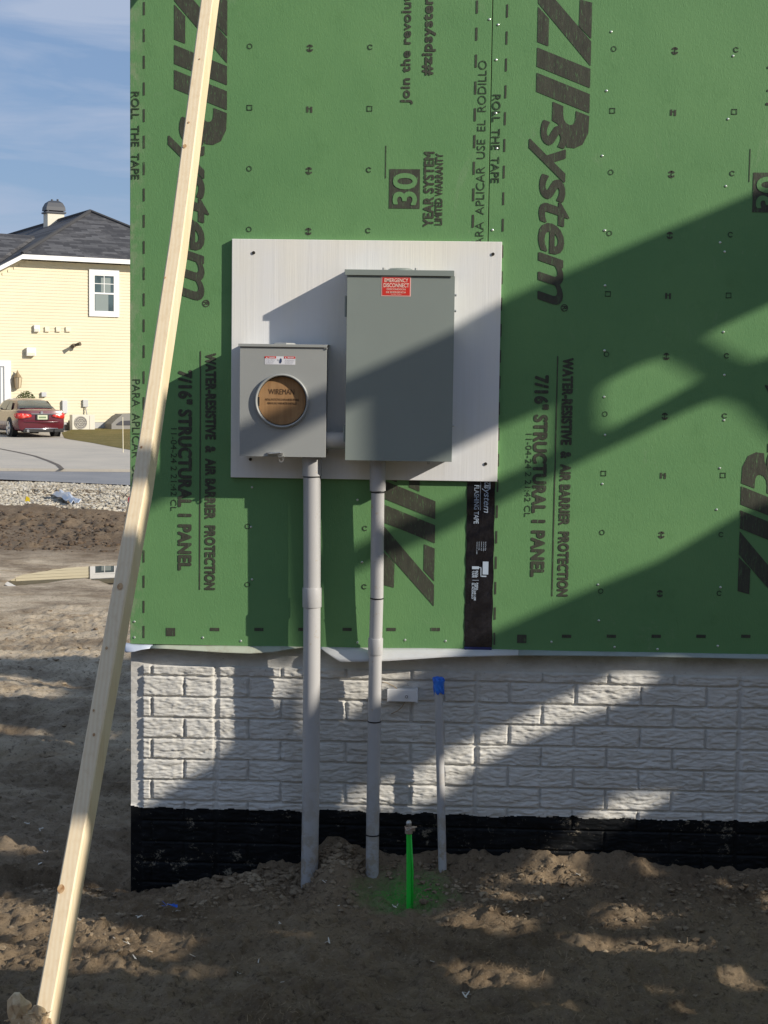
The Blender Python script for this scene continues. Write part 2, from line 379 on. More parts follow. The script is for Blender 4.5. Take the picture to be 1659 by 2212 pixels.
# lawn
m = M('winter_lawn', (.20, .16, .06), .95, spec=.1); m.mix((.12, .11, .035), m.ramp(m.noise(1.5, 6, .7), .4, .7)); m.mix((.30, .24, .12), m.mul(m.ramp(m.noise(14, 5, .7), .5, .7), .7)); m.bump(m.noise(25, 4), .6, .05); LAWN = m.m
LP = [(139, 950), (150, 953), (200, 961), (240, 969), (290, 978), (420, 1004), (420, 921), (139, 921)]
LV = [GP(a, min(b_, 1010), .0) for a, b_ in LP]
b = MB()
front = [GP(a, b_) for a, b_ in [(133, 938), (139, 950), (150, 953), (200, 961), (240, 969), (290, 978), (420, 990)]]
V = []; nn = 14
for p in front:
    for k in range(nn): y = p.y+(76-p.y)*k/(nn-1); V.append((p.x+(0 if k == 0 else -.0)*k, y, zp(y)+.06+.05*min(1, k)))
npm = npmesh('lawn', V, gridfaces(len(front), nn)[:, ::-1], LAWN); tag(npm, 'strip of yellowed winter grass beside the driveway', 'lawn', kind='structure')

# ================================================================ THE UNFINISHED HOUSE
FD = D+.035                                    # foundation face
PT = .0115                                     # sheathing thickness
XR = XL+1.2192; P2L = XR+.003
zbotL = W(400, 1393).z; ZB = zbotL; ZT = ZB+2.4384
house = empty('unfinished_house', (XL, D+.1, 0), 'green sheathed house under construction on a grey brick patterned foundation', 'house')
m = M('sheathing_edge', (.34, .22, .12), .9); m.mix((.2, .13, .07), m.ramp(m.noise(60, 4), .4, .7)); EDGE = m.m
panels = []
for x0 in (XL, P2L):
    b = MB(); b.box(x0, x0+1.2192, D, D+PT, ZB, ZT); panels.append(b.build('sheathing_panel', GRN, house, bevel=.0012))
b = MB(); b.box(P2L+1.2222, P2L+1.2222+.9, D, D+PT, ZB, ZT); panels.append(b.build('sheathing_panel', GRN, house, bevel=.0012))
# wood frame behind: stud at the seam, corner post and short return
b = MB(); b.box(XL+.012, XL+.10, D+PT+.001, D+.13, ZB, 5.0); b.box(XR-.04, XR+.05, D+PT+.001, D+.10, ZB, 5.0); b.box(XL+.012, XL+3.4, FD+.03, FD+.16, ZB-.04, ZB+.002)
m = M('framing_lumber', (.55, .40, .22), .8); m.mix((.42, .28, .14), m.ramp(m.noise(8, 4, .6, (6, 6, .6)), .4, .7)); LUM = m.m
b.build('framing', LUM, house)
b = MB(); b.box(XL, XL+PT, D+PT+.001, D+.5, ZB, ZT); b.build('return_panel', GRN, house)

def zip_logo(P, x_base, z0, sgn, k):           # sgn +1 reads downward (up = +x), -1 reads upward (up = -x)
    def T(a, u): return (x_base+sgn*u*k, z0-sgn*a*k)
    def sawedge(a, u): return T(a, u)
    P.poly([T(0, 0), T(185, 0), T(694, 445), T(493, 445)])
    P.poly([T(215, 0), T(500, 0), T(535, 92), T(312, 92)]); P.poly([T(180, 445), T(155, 345), T(372, 342), T(472, 445)])
    P.poly([T(545, 0), T(700, 0), T(872, 445), T(717, 445)])
    P.poly([T(750, 0), T(905, 0), T(1077, 445), T(922, 445)])
    outer = [(985, 138), (1140, 138), (1168, 185), (1225, 228), (1290, 256), (1358, 262), (1366, 330), (1335, 395), (1240, 440), (1102, 445)]
    inner = [(1022, 228), (1090, 228), (1130, 235), (1160, 255), (1175, 280), (1175, 300), (1165, 318), (1140, 328), (1100, 332), (1060, 332)]
    for i in range(len(outer)-1): P.poly([T(*outer[i]), T(*outer[i+1]), T(*inner[i+1]), T(*inner[i])])
def shift(bx, dx): return bx[0]+dx, bx[1]+dx, bx[2], bx[3]
PITCHP = 1.2222
ROWY = [100, 236, 367, 500, 636, 767, 896, 1022, 1140, 1268]
rowz = [W(535, 100).z-.2032*i for i in range(-1, 12)]
for k, pan in enumerate(panels):
    dx = k*PITCHP; P = Print(D-.0012); Q = Print(D-.0013); KN = Print(D-.0022)
    x0 = XL+dx
    ylo, yhi = ZB+.02, ZT-.01
    def put(txt, box, ori, Y=P, sh=0, **kw):
        bx = shift(wb(*box), dx+sh); Y.text(txt, *bx, ori=ori, **kw)
    kx = W(1095, 60).x-P2L                     # dash columns
    zz = W(308, 1378).z
    while zz < yhi-.03:
        P.rect(x0+kx-.003, x0+kx+.003, zz, zz+.043); P.rect(x0+1.2192-kx-.006, x0+1.2192-kx+.001, zz+.012, zz+.055); zz += .0885
    # fastener grid
    for i, z in enumerate(rowz):
        sq = (i-1) in (1, 4, 7, 10)
        if z < ZB+.13 or z > yhi-.02: continue
        for c, xx in enumerate((.4064, .6096, .8128)):
            cx = x0+xx+(i-1)*.0004; r = .0092
            if c == 1:
                cz = z-.004
                if sq: P.rect(cx-.010, cx-.003, cz-.010, cz+.010); P.rect(cx+.003, cx+.010, cz-.011, cz+.009); P.rect(cx-.004, cx+.004, cz+.001, cz+.004)
                else: P.ring(cx, cz, .0115, .006, 12, 20, 160); P.ring(cx, cz-.002, .0115, .006, 12, 190, 345); P.rect(cx-.0015, cx+.0015, cz-.010, cz+.010)
            elif sq:
                for e in ((-r, r, r-.0028, r), (-r, r, -r, -r+.0028), (-r, -r+.0024, -r, r), (r-.0024, r, -r, r)): Q.rect(cx+e[0], cx+e[1], z+e[2], z+e[3])
            else: Q.ring(cx, z, r, .0026 if c == 0 else .0034, 22, 0 if c == 0 else 25, 360 if c == 0 else 325)
    # big logos
    kk = .2604*(W(1161, 60)-CAMLOC).dot(FV)/F_PX
    oz = W(1161.5, -43).z
    xb = W(1161.5, 60).x-PITCHP+dx
    zip_logo(P, xb, oz, 1, kk)
    put('system', (1141, 264, 1229, 655), 'down', sh=-PITCHP, bold=.006, shear=.25, space=.95, fat=.0025)
    c = W(1219, 665); P.ring(c.x-PITCHP+dx, c.z, .0125, .0028, 20); bx = wb(1214, 661, 1225, 670); P.text('R', *shift(bx, dx-PITCHP), ori='down', bold=.03)
    # upward reading logo on the right part of the sheet
    xb2 = W(938, 1250).x+dx; oz2 = W(900, 1309).z
    zip_logo(P, xb2, oz2, -1, kk)
    hh = (oz-W(1161, 258).z)                   # same spacing as the other one
    ln = W(1161, 262).z-W(1161, 655).z
    P.text('system', xb2-.110, xb2+.027, oz2+hh, oz2+hh+ln, ori='up', bold=.006, shear=.25, space=.95, fat=.0025)
    P.ring(xb2-.09, oz2+hh+ln+.017, .0125, .0028, 20); P.text('R', xb2-.097, xb2-.082, oz2+hh+ln+.011, oz2+hh+ln+.024, ori='up', bold=.03)
    # 30 year block
    bx = shift(wb(841, 366, 907, 450), dx); P.rect(*bx)
    KN.text('30', bx[0]+.014, bx[1]-.012, bx[2]+.014, bx[3]-.016, ori='up', bold=.0, fat=.0028)
    put('YEAR SYSTEM', (916, 330, 937, 488), 'up', bold=.0, space=1.06, fat=.0018); put('LIMITED WARRANTY', (941, 333, 956, 485), 'up', fat=.0010)
    put('Join the revolution', (868, -50, 893, 222), 'up', space=1.07, fat=.0015); put('#zipsystem', (914, -14, 941, 160), 'up', space=1.07, fat=.0021)
    put('WATER-RESISTIVE  &  AIR BARRIER  PROTECTION', (444, 765, 465, 1275), 'down', space=1.08, fat=.0023)
    put('7/16" STRUCTURAL 1 PANEL', (386, 802, 414, 1232), 'down', space=1.06, fat=.0030)
    bx = shift(wb(431, 760, 433.5, 1276), dx); P.rect(*bx)
    put('11-04-24 2 21:42 CL', (369, 925, 382, 1104), 'down', Y=Q)
    bx = shift(wb(366, 925, 367.5, 1104), dx)
    put('ROLL  THE  TAPE', (284, 200, 301, 386), 'down', Y=Q, fat=.0004); put('PARA  APLICAR  USE  EL  RODILLO', (286, 820, 303, 1200), 'down', Y=Q)
    put('PARA  APLICAR  USE  EL  RODILLO', (1030, 135, 1048, 540), 'up', Y=Q)
    bx = shift(wb(832.5, 315, 834.2, 385), dx); P.rect(*bx)
    for j in range(8):
        bx = shift(wb(454+95.3*j-95.3, 1356, 474+95.3*j-95.3, 1363 if j else 1374), dx)
        if bx[1] < x0+1.2192: P.rect(*bx)
    inside = lambda mb: None
    for pr, mt, nm in ((P, INK, 'printed_lettering'), (Q, INK2, 'printed_marks')):
        keep = [f for f in pr.m.f if all(x0-.001 <= pr.m.v[i][0] <= x0+1.2205 and ZB < pr.m.v[i][2] < ZT for i in f)]
        pr.m.f = keep
        o = pr.m.build(nm, mt, pan)
    KN.m.build('knocked_out_digits', GRN, pan)
# nails: each its own part
NM = M('zinc_nail', (.62, .66, .60), .3, metal=.7).m
me = bpy.data.meshes.new('nail'); bm = bmesh.new(); bmesh.ops.create_uvsphere(bm, u_segments=10, v_segments=6, radius=.0042)
for v in bm.verts: v.co.y *= .5
bm.to_mesh(me); bm.free(); me.materials.append(NM)
z2 = lambda x, y: (959+.4219*x, .4219*y)
z5 = lambda x, y: ((1220+.4219*x)/1.1573, (560+.4219*y)/1.1573)
z3 = lambda x, y: (1054+.3645*x, 1037+.3645*y)
z2b = lambda x, y: (691+.2604*x, 1020+.2604*y)
z1b = lambda x, y: (259+.2604*x, 994+.2604*y)
NL = [z2(*p) for p in [(277,127),(267,307),(265,580),(270,760),(248,1178),(856,163),(832,465),(810,798),(824,1180),(1454,610),(1443,953),(1480,287),(233,100)]]
NL += [z5(*p) for p in [(690,38),(693,365),(690,750),(688,1025),(693,1250),(677,1540),(1375,110),(1402,165),(1395,640),(1400,895),(1398,1163),(1373,1447)]]
NL += [z3(*p) for p in [(1355,175),(1378,636),(652,620),(657,833),(376,959),(750,990),(1005,1002),(1362,983)]]
NL += [z2b(*p) for p in [(350,747),(707,1392),(1043,1400),(313,1412),(312,230)]]+[z1b(*p) for p in [(120,1340),(120,1470),(688,1472),(1003,1500),(1097,225),(1088,555),(1097,990)]]
for a, c in NL:
    p = W(a, c); pan = panels[0] if p.x < XR else panels[1]
    o = bpy.data.objects.new('nail', me); col.objects.link(o); o.parent = pan; o.location = Vector((p.x, D-.0008, p.z))-origin(pan)
# black flashing tape over the seam below the board
def tape():
    m = M('black_tape', (.006, .006, .009), .22, spec=.6); m.mix((.02, .02, .025), m.ramp(m.noise(25, 6, .7), .45, .75)); m.mix((.30, .27, .22), m.mul(m.ramp(m.noise(28, 5, .75, (1, 1, .5)), .70, .76), .8))
    m.bump(m.noise(18, 5, .6, (3, 1, .7)), .5, .006)
    tl = W(1010, 1030).x; tr = W(1070, 1030).x; zt = W(1040, 1020).z; zb_ = W(1032, 1409).z
    b = MB(); n = 40
    for i in range(n+1):
        z = zt+(zb_-zt)*i/n; wob = .0012*math.sin(i*.9)
        for j in range(7):
            x = tl+wob+(tr-tl)*j/6; seam = math.exp(-((x-XR-.001)/.006)**2)
            b.v.append((x, D-.0022-.0012*seam-.0008*math.sin(i*1.7+j), z))
    b.f = [(i*7+j, (i+1)*7+j, (i+1)*7+j+1, i*7+j+1) for i in range(n) for j in range(6)]
    o = b.build('seam_tape', m.m, house, smooth=True)
    WH = M('pale_tape_print', (.42, .50, .60), .5).m; P = Print(D-.0055)
    t = lambda x, y: ((1160+x*.2169)/1.1573, (1180+y*.2169)/1.1573)
    def tb(x0, y0, x1, y1): a = t(x0, y0); c = t(x1, y1); return wb(a[0], a[1], c[0], c[1])
    P.text('system', *tb(205, 150, 290, 470), ori='down', shear=.25, bold=.005); P.text('FLASHING TAPE', *tb(115, 150, 172, 595), ori='down', bold=.012)
    P.rect(*tb(186, 110, 191, 440)); P.text('ZIP', *tb(235, 95, 305, 200), ori='down', shear=.25, bold=.03)
    for i, (a, c) in enumerate(((140, 945), (165, 900), (192, 905), (218, 910), (240, 905))): P.text('ZZZZZZZZZZ' if 0 else 'www.zip', *tb(a, 800, a+16, c), ori='down')
    P.rect(*tb(215, 1030, 280, 1180)); P.rect(*tb(92, 1085, 172, 1118)); P.rect(*tb(172, 1095, 200, 1104)); P.rect(*tb(190, 1100, 200, 1205)); P.rect(*tb(192, 1192, 257, 1207))
    for a, s in ((140, 'ROLL'), (118, 'THE'), (92, 'TAPE')): P.text(s, *tb(a, 1135, a+22, 1215), ori='down', bold=.03)
    P.rect(*tb(95, 1243, 170, 1247))
    for a, s, e in ((140, 'PARA', 1360), (115, 'APLICAR USE', 1480), (88, 'EL RODILLO', 1460)): P.text(s, *tb(a, 1275, a+22, e), ori='down', bold=.03)
    P.m.build('tape_lettering', WH, o)
    b = MB(); x0, x1, z0, z1 = wb(1003, 1397, 1062, 1408); b.box(x0, x1, D-.0062, D-.0056, z0, z1); b.build('blue_tape_end', M('navy_tape', (.02, .03, .12), .4).m, o)
tape()

# foundation: brick patterned concrete, its lower part tarred
def foundation():
    res = .0036; x0 = W(283, 1600, FD).x; x1 = 2.4; zt = ZB-.004; zb_ = -.32
    nx = int((x1-x0)/res); nz_ = int((zt-zb_)/res)
    nx = int(nx*.8); nz_ = int(nz_*1.35); X, Z = np.meshgrid(np.linspace(x0, x1, nx), np.linspace(zt, zb_, nz_)); X = X.ravel(); Z = Z.ravel()
    row0 = W(330, 1458, FD).z; ph = .0745
    seam = W(468, 1560, FD).x; sp = .914; bl = sp/4
    wv = .0010*fbm(X*5, Z*5, 3, 61)
    r = (row0+ph-Z+wv)/ph; ri = np.floor(r); fr = r-ri
    dz = np.minimum(fr, 1-fr)*ph
    A = (ri.astype(int) % 2) == 0
    xs_ = X-seam+.0010*fbm(X*9, Z*9, 3, 63)
    q = np.where(A, xs_/bl, xs_/bl+.5); qi = np.floor(q); dxj = np.minimum(q-qi, 1-(q-qi))*bl
    q2 = xs_/sp; dseam = np.abs(q2-np.round(q2))*sp
    edge = np.minimum(dz, dxj)+.0013*fbm(X*70, Z*70, 2, 66)
    brick = ss(.0028, .0052, edge)
    rock = fbm(X*24+qi*3.1, Z*105+ri*5.3+1.2*fbm(X*20, Z*20, 2, 72), 2, 71, .5)*.7+.3*fbm(X*60, Z*150, 2, 74)
    rid = 1-np.abs(fbm(X*26+qi, Z*115+ri*2+1.5*fbm(X*25, Z*10, 2, 78), 2, 77))*2
    hgt = brick*(.0098+.0036*rock+.0022*rid+.0012*fbm(X*9, Z*12, 2, 79))
    hgt += .0012*fbm(X*90, Z*90, 3, 81)
    sm = np.exp(-(dseam/.0035)**2); hgt = hgt*(1-ss(.012, .004, dseam))+.004*sm*(fbm(X*30, Z*25, 3, 83) > -.1)
    plain = X < W(309, 1600, FD).x+.003*fbm(Z*30, Z*0, 3, 85); hgt = np.where(plain, .001*fbm(X*80, Z*80, 3, 81), hgt)
    top = Z > W(400, 1438, FD).z; hgt = np.where(top, .002*fbm(X*30, Z*50, 3, 88), hgt)
    tar = W(500, 1745, FD).z+.012*fbm(X*16, Z*9, 5, 90, .65)
    zt_r = tar+(X-W(500, 1745, FD).x)*.0
    istar = Z < zt_r
    hgt = np.where(istar, hgt*.55, hgt)
    Yv = FD-hgt-np.where(istar, .0045, 0)
    V = np.stack([X, Yv, Z], 1); Fq = gridfaces(nz_, nx)[:, ::-1]
    ft = istar[Fq].all(1)
    org = origin(house)
    m = M('cast_concrete', (.66, .645, .60), .88, spec=.25)
    m.mix((.57, .55, .50), m.ramp(m.noise(5, 6, .65), .4, .7)); m.mix((.76, .75, .71), m.mul(m.ramp(m.noise(22, 5, .65, (1, 1, 2)), .5, .75), .6))
    m.mix((.20, .18, .15), m.mul(m.ramp(m.noise(60, 4, .7), .64, .72), .6))
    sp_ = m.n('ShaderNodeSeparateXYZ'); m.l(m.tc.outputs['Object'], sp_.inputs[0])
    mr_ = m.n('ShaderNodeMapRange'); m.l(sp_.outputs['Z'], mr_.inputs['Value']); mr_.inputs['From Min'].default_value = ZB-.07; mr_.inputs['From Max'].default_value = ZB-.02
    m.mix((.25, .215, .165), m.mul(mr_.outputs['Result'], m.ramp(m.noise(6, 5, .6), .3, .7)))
    m.bump(m.noise(60, 6, .7, (.35, 1, 1.6)), .7, .004)
    m.bump(m.noise(260, 4, .7), .4, .001)
    t = M('tar_coating', (.005, .006, .007), .55, spec=.15); t.mix((.016, .017, .019), t.ramp(t.noise(18, 6, .7, (1, 1, 2.5)), .45, .75))
    t.mix((.23, .20, .15), t.mul(t.ramp(t.noise(8, 8, .85, (1, 1, 1.3)), .595, .615), .85)); t.mix((.16, .145, .12), t.mul(t.ramp(t.noise(60, 5, .8), .62, .67), .6))
    t.bump(t.noise(120, 4, .7), .4, .0015)
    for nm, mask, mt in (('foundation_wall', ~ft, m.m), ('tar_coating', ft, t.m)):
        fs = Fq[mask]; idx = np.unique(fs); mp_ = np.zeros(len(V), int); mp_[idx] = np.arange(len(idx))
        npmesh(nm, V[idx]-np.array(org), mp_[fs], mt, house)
    # solid body behind the skins, and the plain return round the corner
    b = MB(); b.box(x0+.0005, 9.4, FD+.0035, FD+.22, -.6, ZB-.045); b.build('foundation_core', m.m, house)
foundation()

# metal / plastic sill flashing bent out below the sheathing
def flashing():
    m = M('white_flashing', (.55, .56, .56), .38, spec=.5); m.mix((.50, .45, .36), m.mul(m.ramp(m.noise(9, 5, .7, (1, 1, 3)), .5, .7), .45)); m.bump(m.noise(14, 3, .5, (1, 1, 3)), .3, .006)
    g2 = M('dusty_flashing', (.42, .45, .36), .6); g2.mix((.3, .27, .2), g2.mul(g2.ramp(g2.noise(20, 5, .7), .5, .7), .6))
    def strip(pts, name, mt):
        b = MB()
        for (x, yt, yb, outw) in pts:
            T = W(x, yt, D+.004); Bt = W(x, yb, D-outw)
            for k in range(5):
                s = k/4; p = T.lerp(Bt, s); p.y = (D+.004)+(D-outw-(D+.004))*(s**.6); b.v.append(tuple(p))
        n = len(pts); b.f = [(i*5+j, (i+1)*5+j, (i+1)*5+j+1, i*5+j+1) for i in range(n-1) for j in range(4)]
        o = b.build(name, mt, house, smooth=True); so_ = o.modifiers.new('s', 'SOLIDIFY'); so_.thickness = .0012; return o
    strip([(270,1389,1407,.02),(273,1389,1410,.028),(290,1391,1408,.03),(305,1392,1404,.02),(330,1393,1400,.012)], 'flashing_strip', M('blue_grey_film', (.45, .50, .60), .35).m)
    strip([(318,1393,1401,.014),(360,1393,1402,.016),(420,1394,1406,.022),(480,1394,1410,.026),(540,1395,1412,.028),(590,1395,1409,.022),(630,1396,1402,.012),(655,1397,1399,.006)], 'flashing_strip', g2.m)
    strip([(692,1397,1401,.008),(698,1397,1405,.016),(710,1397,1414,.028),(722,1397,1422,.034),(735,1397,1430,.04),(760,1398,1430,.042),(800,1398,1429,.044),(840,1399,1428,.042),(900,1399,1424,.036),(960,1400,1420,.032),(1040,1401,1418,.028),(1120,1403,1416,.024)], 'flashing_strip', m.m)
    g3 = M('grey_green_flashing', (.30, .35, .33), .55); g3.mix((.22, .24, .21), g3.mul(g3.ramp(g3.noise(12, 6, .75, (1, 1, 3)), .45, .7), .6))
    strip([(1120.5,1403,1416,.023),(1250,1406,1417,.018),(1400,1408,1419,.017),(1550,1411,1422,.017),(1700,1413,1425,.017),(1900,1416,1428,.017)], 'flashing_strip', g3.m)
flashing()

# the wall beyond the frame: upper sheets, and a sheet holed to shape sun streaks
ZH = D and (W(100, 1406).z)                    # placeholder value, replaced just below
gp = G(100, 1406, -.01); tt = (D-gp.y)/SUN.y; ZH = gp.z+SUN.z*tt
def inpoly(x, y, P):
    c = False; n = len(P)
    for i in range(n):
        x0, y0 = P[i]; x1, y1 = P[(i+1) % n]
        if (y0 > y) != (y1 > y) and x < (x1-x0)*(y-y0)/(y1-y0)+x0: c = not c
    return c
def cut_sheet(outline, holes):
    vs = []; es = []
    for P in [outline]+holes:
        b0 = len(vs); vs += [Vector(p) for p in P]; es += [(b0+i, b0+(i+1) % len(P)) for i in range(len(P))]
    V, E_, Fc, *_ = delaunay_2d_cdt(vs, es, [], 0, 1e-5)
    out = []
    for f in Fc:
        cx = sum(V[i].x for i in f)/len(f); cy = sum(V[i].y for i in f)/len(f)
        if inpoly(cx, cy, outline) and not any(inpoly(cx, cy, h) for h in holes): out.append(tuple(f))
    return V, out
def thick(V, Fc, fn, off, name, mt, parent):
    bm = bmesh.new(); vv = [bm.verts.new(fn(v.x, v.y)) for v in V]
    for f in Fc:
        try: bm.faces.new([vv[i] for i in f])
        except ValueError: pass
    bmesh.ops.delete(bm, geom=[v for v in bm.verts if not v.link_faces], context='VERTS')
    r = bmesh.ops.extrude_face_region(bm, geom=bm.faces[:]); bmesh.ops.translate(bm, vec=off, verts=[g_ for g_ in r['geom'] if isinstance(g_, bmesh.types.BMVert)])
    bmesh.ops.recalc_face_normals(bm, faces=bm.faces)
    me = bpy.data.meshes.new(name); bm.to_mesh(me); bm.free(); me.materials.append(mt)
    o0 = origin(parent)
    for v in me.vertices: v.co -= o0
    o = bpy.data.objects.new(name, me); col.objects.link(o); o.parent = parent; return o
def gz(a, b): return (.2604*a, 1296+.2604*b)
STRK = [[(0,560),(250,565),(600,600),(790,630),(770,675),(500,650),(200,610),(0,590)], [(-200,600),(0,615),(300,650),(520,700),(600,745),(470,800),(250,790),(0,765),(-200,750)],
        [(-200,915),(0,932),(300,965),(600,1015),(600,1035),(300,1000),(0,960),(-200,945)], [(-200,1040),(0,1055),(180,1075),(340,1125),(420,1110),(560,1150),(610,1195),(430,1170),(330,1140),(150,1100),(0,1080),(-200,1070)],
        [(-200,1110),(0,1130),(200,1160),(400,1195),(520,1235),(600,1260),(560,1280),(400,1235),(200,1195),(0,1160),(-200,1150)], [(-200,1190),(0,1210),(180,1240),(170,1258),(0,1240),(-200,1220)],
        [(860,1240),(1000,1240),(1060,1250),(1000,1265),(870,1262)], [(1000,1075),(1060,1035),(1095,1035),(1095,1090),(1030,1085)]]
holes = []
for S in STRK:
    H = []
    for a, c in S:
        a += random.uniform(-14, 14); c += random.uniform(-7, 7)
        p = G(*gz(a, c), -.01); t = (D-p.y)/SUN.y; q = p+SUN*t; H.append((q.x, q.z))
    holes.append(H)
xw0, xw1 = P2L+PITCHP+.9, 9.4
V_, F_ = cut_sheet([(xw0, .0), (xw1, .0), (xw1, ZH), (xw0, ZH)], holes)
thick(V_, F_, lambda a, c: (a, D, c), Vector((0, PT, 0)), 'wall_with_streak_holes', GRN, house)
b = MB(); b.box(XL, xw0, D, D+PT, ZT+.003, ZH); b.build('upper_sheathing', GRN, house)

# ================================================================ added off-frame hoarding cut to the shade on wall and ground
Pp = Vector((-SUN.y, SUN.x, 0)).normalized()
if Pp.y < 0: Pp = -Pp
Qp = SUN.cross(Pp); Qp = Qp if Qp.z > 0 else -Qp
CD = Vector((0, D, CZ)).dot(SUN)+5.2
def uv(P): return (P.dot(Pp), P.dot(Qp))
BX = D-.145
wl = lambda L: [uv(W(a, c)) for a, c in L]
bxl = lambda L: [uv(W(a, c, BX)) for a, c in L]
fl = lambda L: [uv(W(a, c, FD-.012)) for a, c in L]
gl = lambda L: [uv(G(a, c, 0)) for a, c in L]
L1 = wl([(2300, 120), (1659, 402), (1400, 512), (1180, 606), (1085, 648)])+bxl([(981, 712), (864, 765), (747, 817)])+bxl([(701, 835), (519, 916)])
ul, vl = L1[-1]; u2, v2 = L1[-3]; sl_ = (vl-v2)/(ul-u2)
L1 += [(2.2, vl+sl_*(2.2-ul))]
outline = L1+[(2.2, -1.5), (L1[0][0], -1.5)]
def brace_pt(y):                               # centre of the leaning brace
    ys = [-340, 0, 518, 1037, 1296, 1728, 2160, 2560]; xs_ = [494, 447, 380, 302, 254, 177, 98, 24]
    x = np.interp(y, ys, xs_); inv = .2053+.0000425*y
    return x, 1/inv
def brl(y0, y1, pad=60):
    out = []
    for y, s in ((y0, -1), (y0, 1), (y1, 1), (y1, -1)):
        x, Yb = brace_pt(y); out.append(uv(W(x+s*pad, y, Yb)))
    return out
def jag(P, amp, step=.05, seed=0):
    rnd = random.Random(seed+len(P)); out = []
    for i in range(len(P)):
        a, c = P[i], P[(i+1) % len(P)]; L = math.hypot(c[0]-a[0], c[1]-a[1]); n = max(1, int(L/step)); nx_, ny_ = -(c[1]-a[1])/max(L, 1e-6), (c[0]-a[0])/max(L, 1e-6)
        for k in range(n):
            t = k/n; d = rnd.uniform(-amp, amp) if 0 < k else rnd.uniform(-amp, amp)*.5; out.append((a[0]+(c[0]-a[0])*t+nx_*d, a[1]+(c[1]-a[1])*t+ny_*d))
    return out
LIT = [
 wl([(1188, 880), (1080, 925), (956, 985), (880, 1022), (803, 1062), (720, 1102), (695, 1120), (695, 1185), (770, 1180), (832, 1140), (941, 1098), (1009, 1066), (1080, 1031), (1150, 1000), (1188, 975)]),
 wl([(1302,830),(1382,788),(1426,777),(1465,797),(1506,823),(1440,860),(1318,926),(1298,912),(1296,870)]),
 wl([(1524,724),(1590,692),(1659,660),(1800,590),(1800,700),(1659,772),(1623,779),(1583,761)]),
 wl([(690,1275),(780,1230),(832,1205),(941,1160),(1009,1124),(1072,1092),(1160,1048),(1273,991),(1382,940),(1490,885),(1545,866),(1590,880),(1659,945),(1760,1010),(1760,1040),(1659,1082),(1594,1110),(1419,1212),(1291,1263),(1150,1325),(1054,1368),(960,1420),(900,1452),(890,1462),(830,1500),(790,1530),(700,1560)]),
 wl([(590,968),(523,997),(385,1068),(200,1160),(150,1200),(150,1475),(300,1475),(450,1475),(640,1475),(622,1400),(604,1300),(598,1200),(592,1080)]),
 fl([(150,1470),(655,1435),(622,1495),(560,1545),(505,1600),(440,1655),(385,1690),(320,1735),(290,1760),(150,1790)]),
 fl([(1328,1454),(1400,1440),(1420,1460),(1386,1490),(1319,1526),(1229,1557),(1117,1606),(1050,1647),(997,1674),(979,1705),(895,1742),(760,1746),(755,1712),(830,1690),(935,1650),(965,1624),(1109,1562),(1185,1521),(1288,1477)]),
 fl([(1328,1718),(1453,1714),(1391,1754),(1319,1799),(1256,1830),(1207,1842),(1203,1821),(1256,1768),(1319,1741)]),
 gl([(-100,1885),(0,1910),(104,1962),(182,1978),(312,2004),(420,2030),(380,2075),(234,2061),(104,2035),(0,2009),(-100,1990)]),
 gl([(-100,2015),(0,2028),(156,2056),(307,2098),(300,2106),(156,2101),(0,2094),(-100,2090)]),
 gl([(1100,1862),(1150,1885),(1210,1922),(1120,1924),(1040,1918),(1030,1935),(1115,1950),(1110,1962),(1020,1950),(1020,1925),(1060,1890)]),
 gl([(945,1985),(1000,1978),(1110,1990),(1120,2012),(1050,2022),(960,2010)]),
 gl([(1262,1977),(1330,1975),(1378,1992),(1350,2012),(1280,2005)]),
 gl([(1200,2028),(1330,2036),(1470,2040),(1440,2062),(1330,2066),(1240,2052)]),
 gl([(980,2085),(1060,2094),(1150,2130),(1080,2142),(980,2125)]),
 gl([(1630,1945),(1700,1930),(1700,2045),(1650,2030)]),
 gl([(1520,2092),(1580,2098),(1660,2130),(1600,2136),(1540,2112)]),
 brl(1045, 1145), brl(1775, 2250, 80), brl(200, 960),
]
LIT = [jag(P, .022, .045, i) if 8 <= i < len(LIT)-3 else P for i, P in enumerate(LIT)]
rnd = random.Random(77)
for (xa, xb, ya, yb, n) in ((950, 1659, 1890, 2000, 5), (900, 1659, 2010, 2180, 4), (0, 420, 1890, 1930, 3), (330, 620, 2010, 2110, 3)):
    for i in range(n):                         # small gaps, long in x on the ground
        cx_, cy_ = rnd.uniform(xa, xb), rnd.uniform(ya, yb); lw, lh = rnd.uniform(14, 45), rnd.uniform(3, 6)
        pts_ = [(cx_+lw*math.cos(t)*rnd.uniform(.6, 1.1), cy_+lh*math.sin(t)*rnd.uniform(.6, 1.2)+.12*lw*math.cos(t)) for t in np.linspace(0, 2*math.pi, 9)[:-1]]
        LIT.append(gl(pts_))
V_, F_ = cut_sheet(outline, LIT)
gobo_root = empty('added_gobo', (6, 1.5, 0), 'added unseen hoarding raised on posts beside the site', 'gobo')
thick(V_, F_, lambda a, c: Pp*a+Qp*c+SUN*CD, SUN*.012, 'gobo_sheet', LUM, gobo_root)  # added sheet, its holes leave the sun patches
for uu in (2.3, 5.6):
    p = Pp*uu+Qp*(-1.4)+SUN*(CD+.08); b = MB(); b.box(p.x-.05, p.x+.05, p.y-.05, p.y+.05, -.3, max(.5, p.z+.2)); b.build('post', LUM, gobo_root)

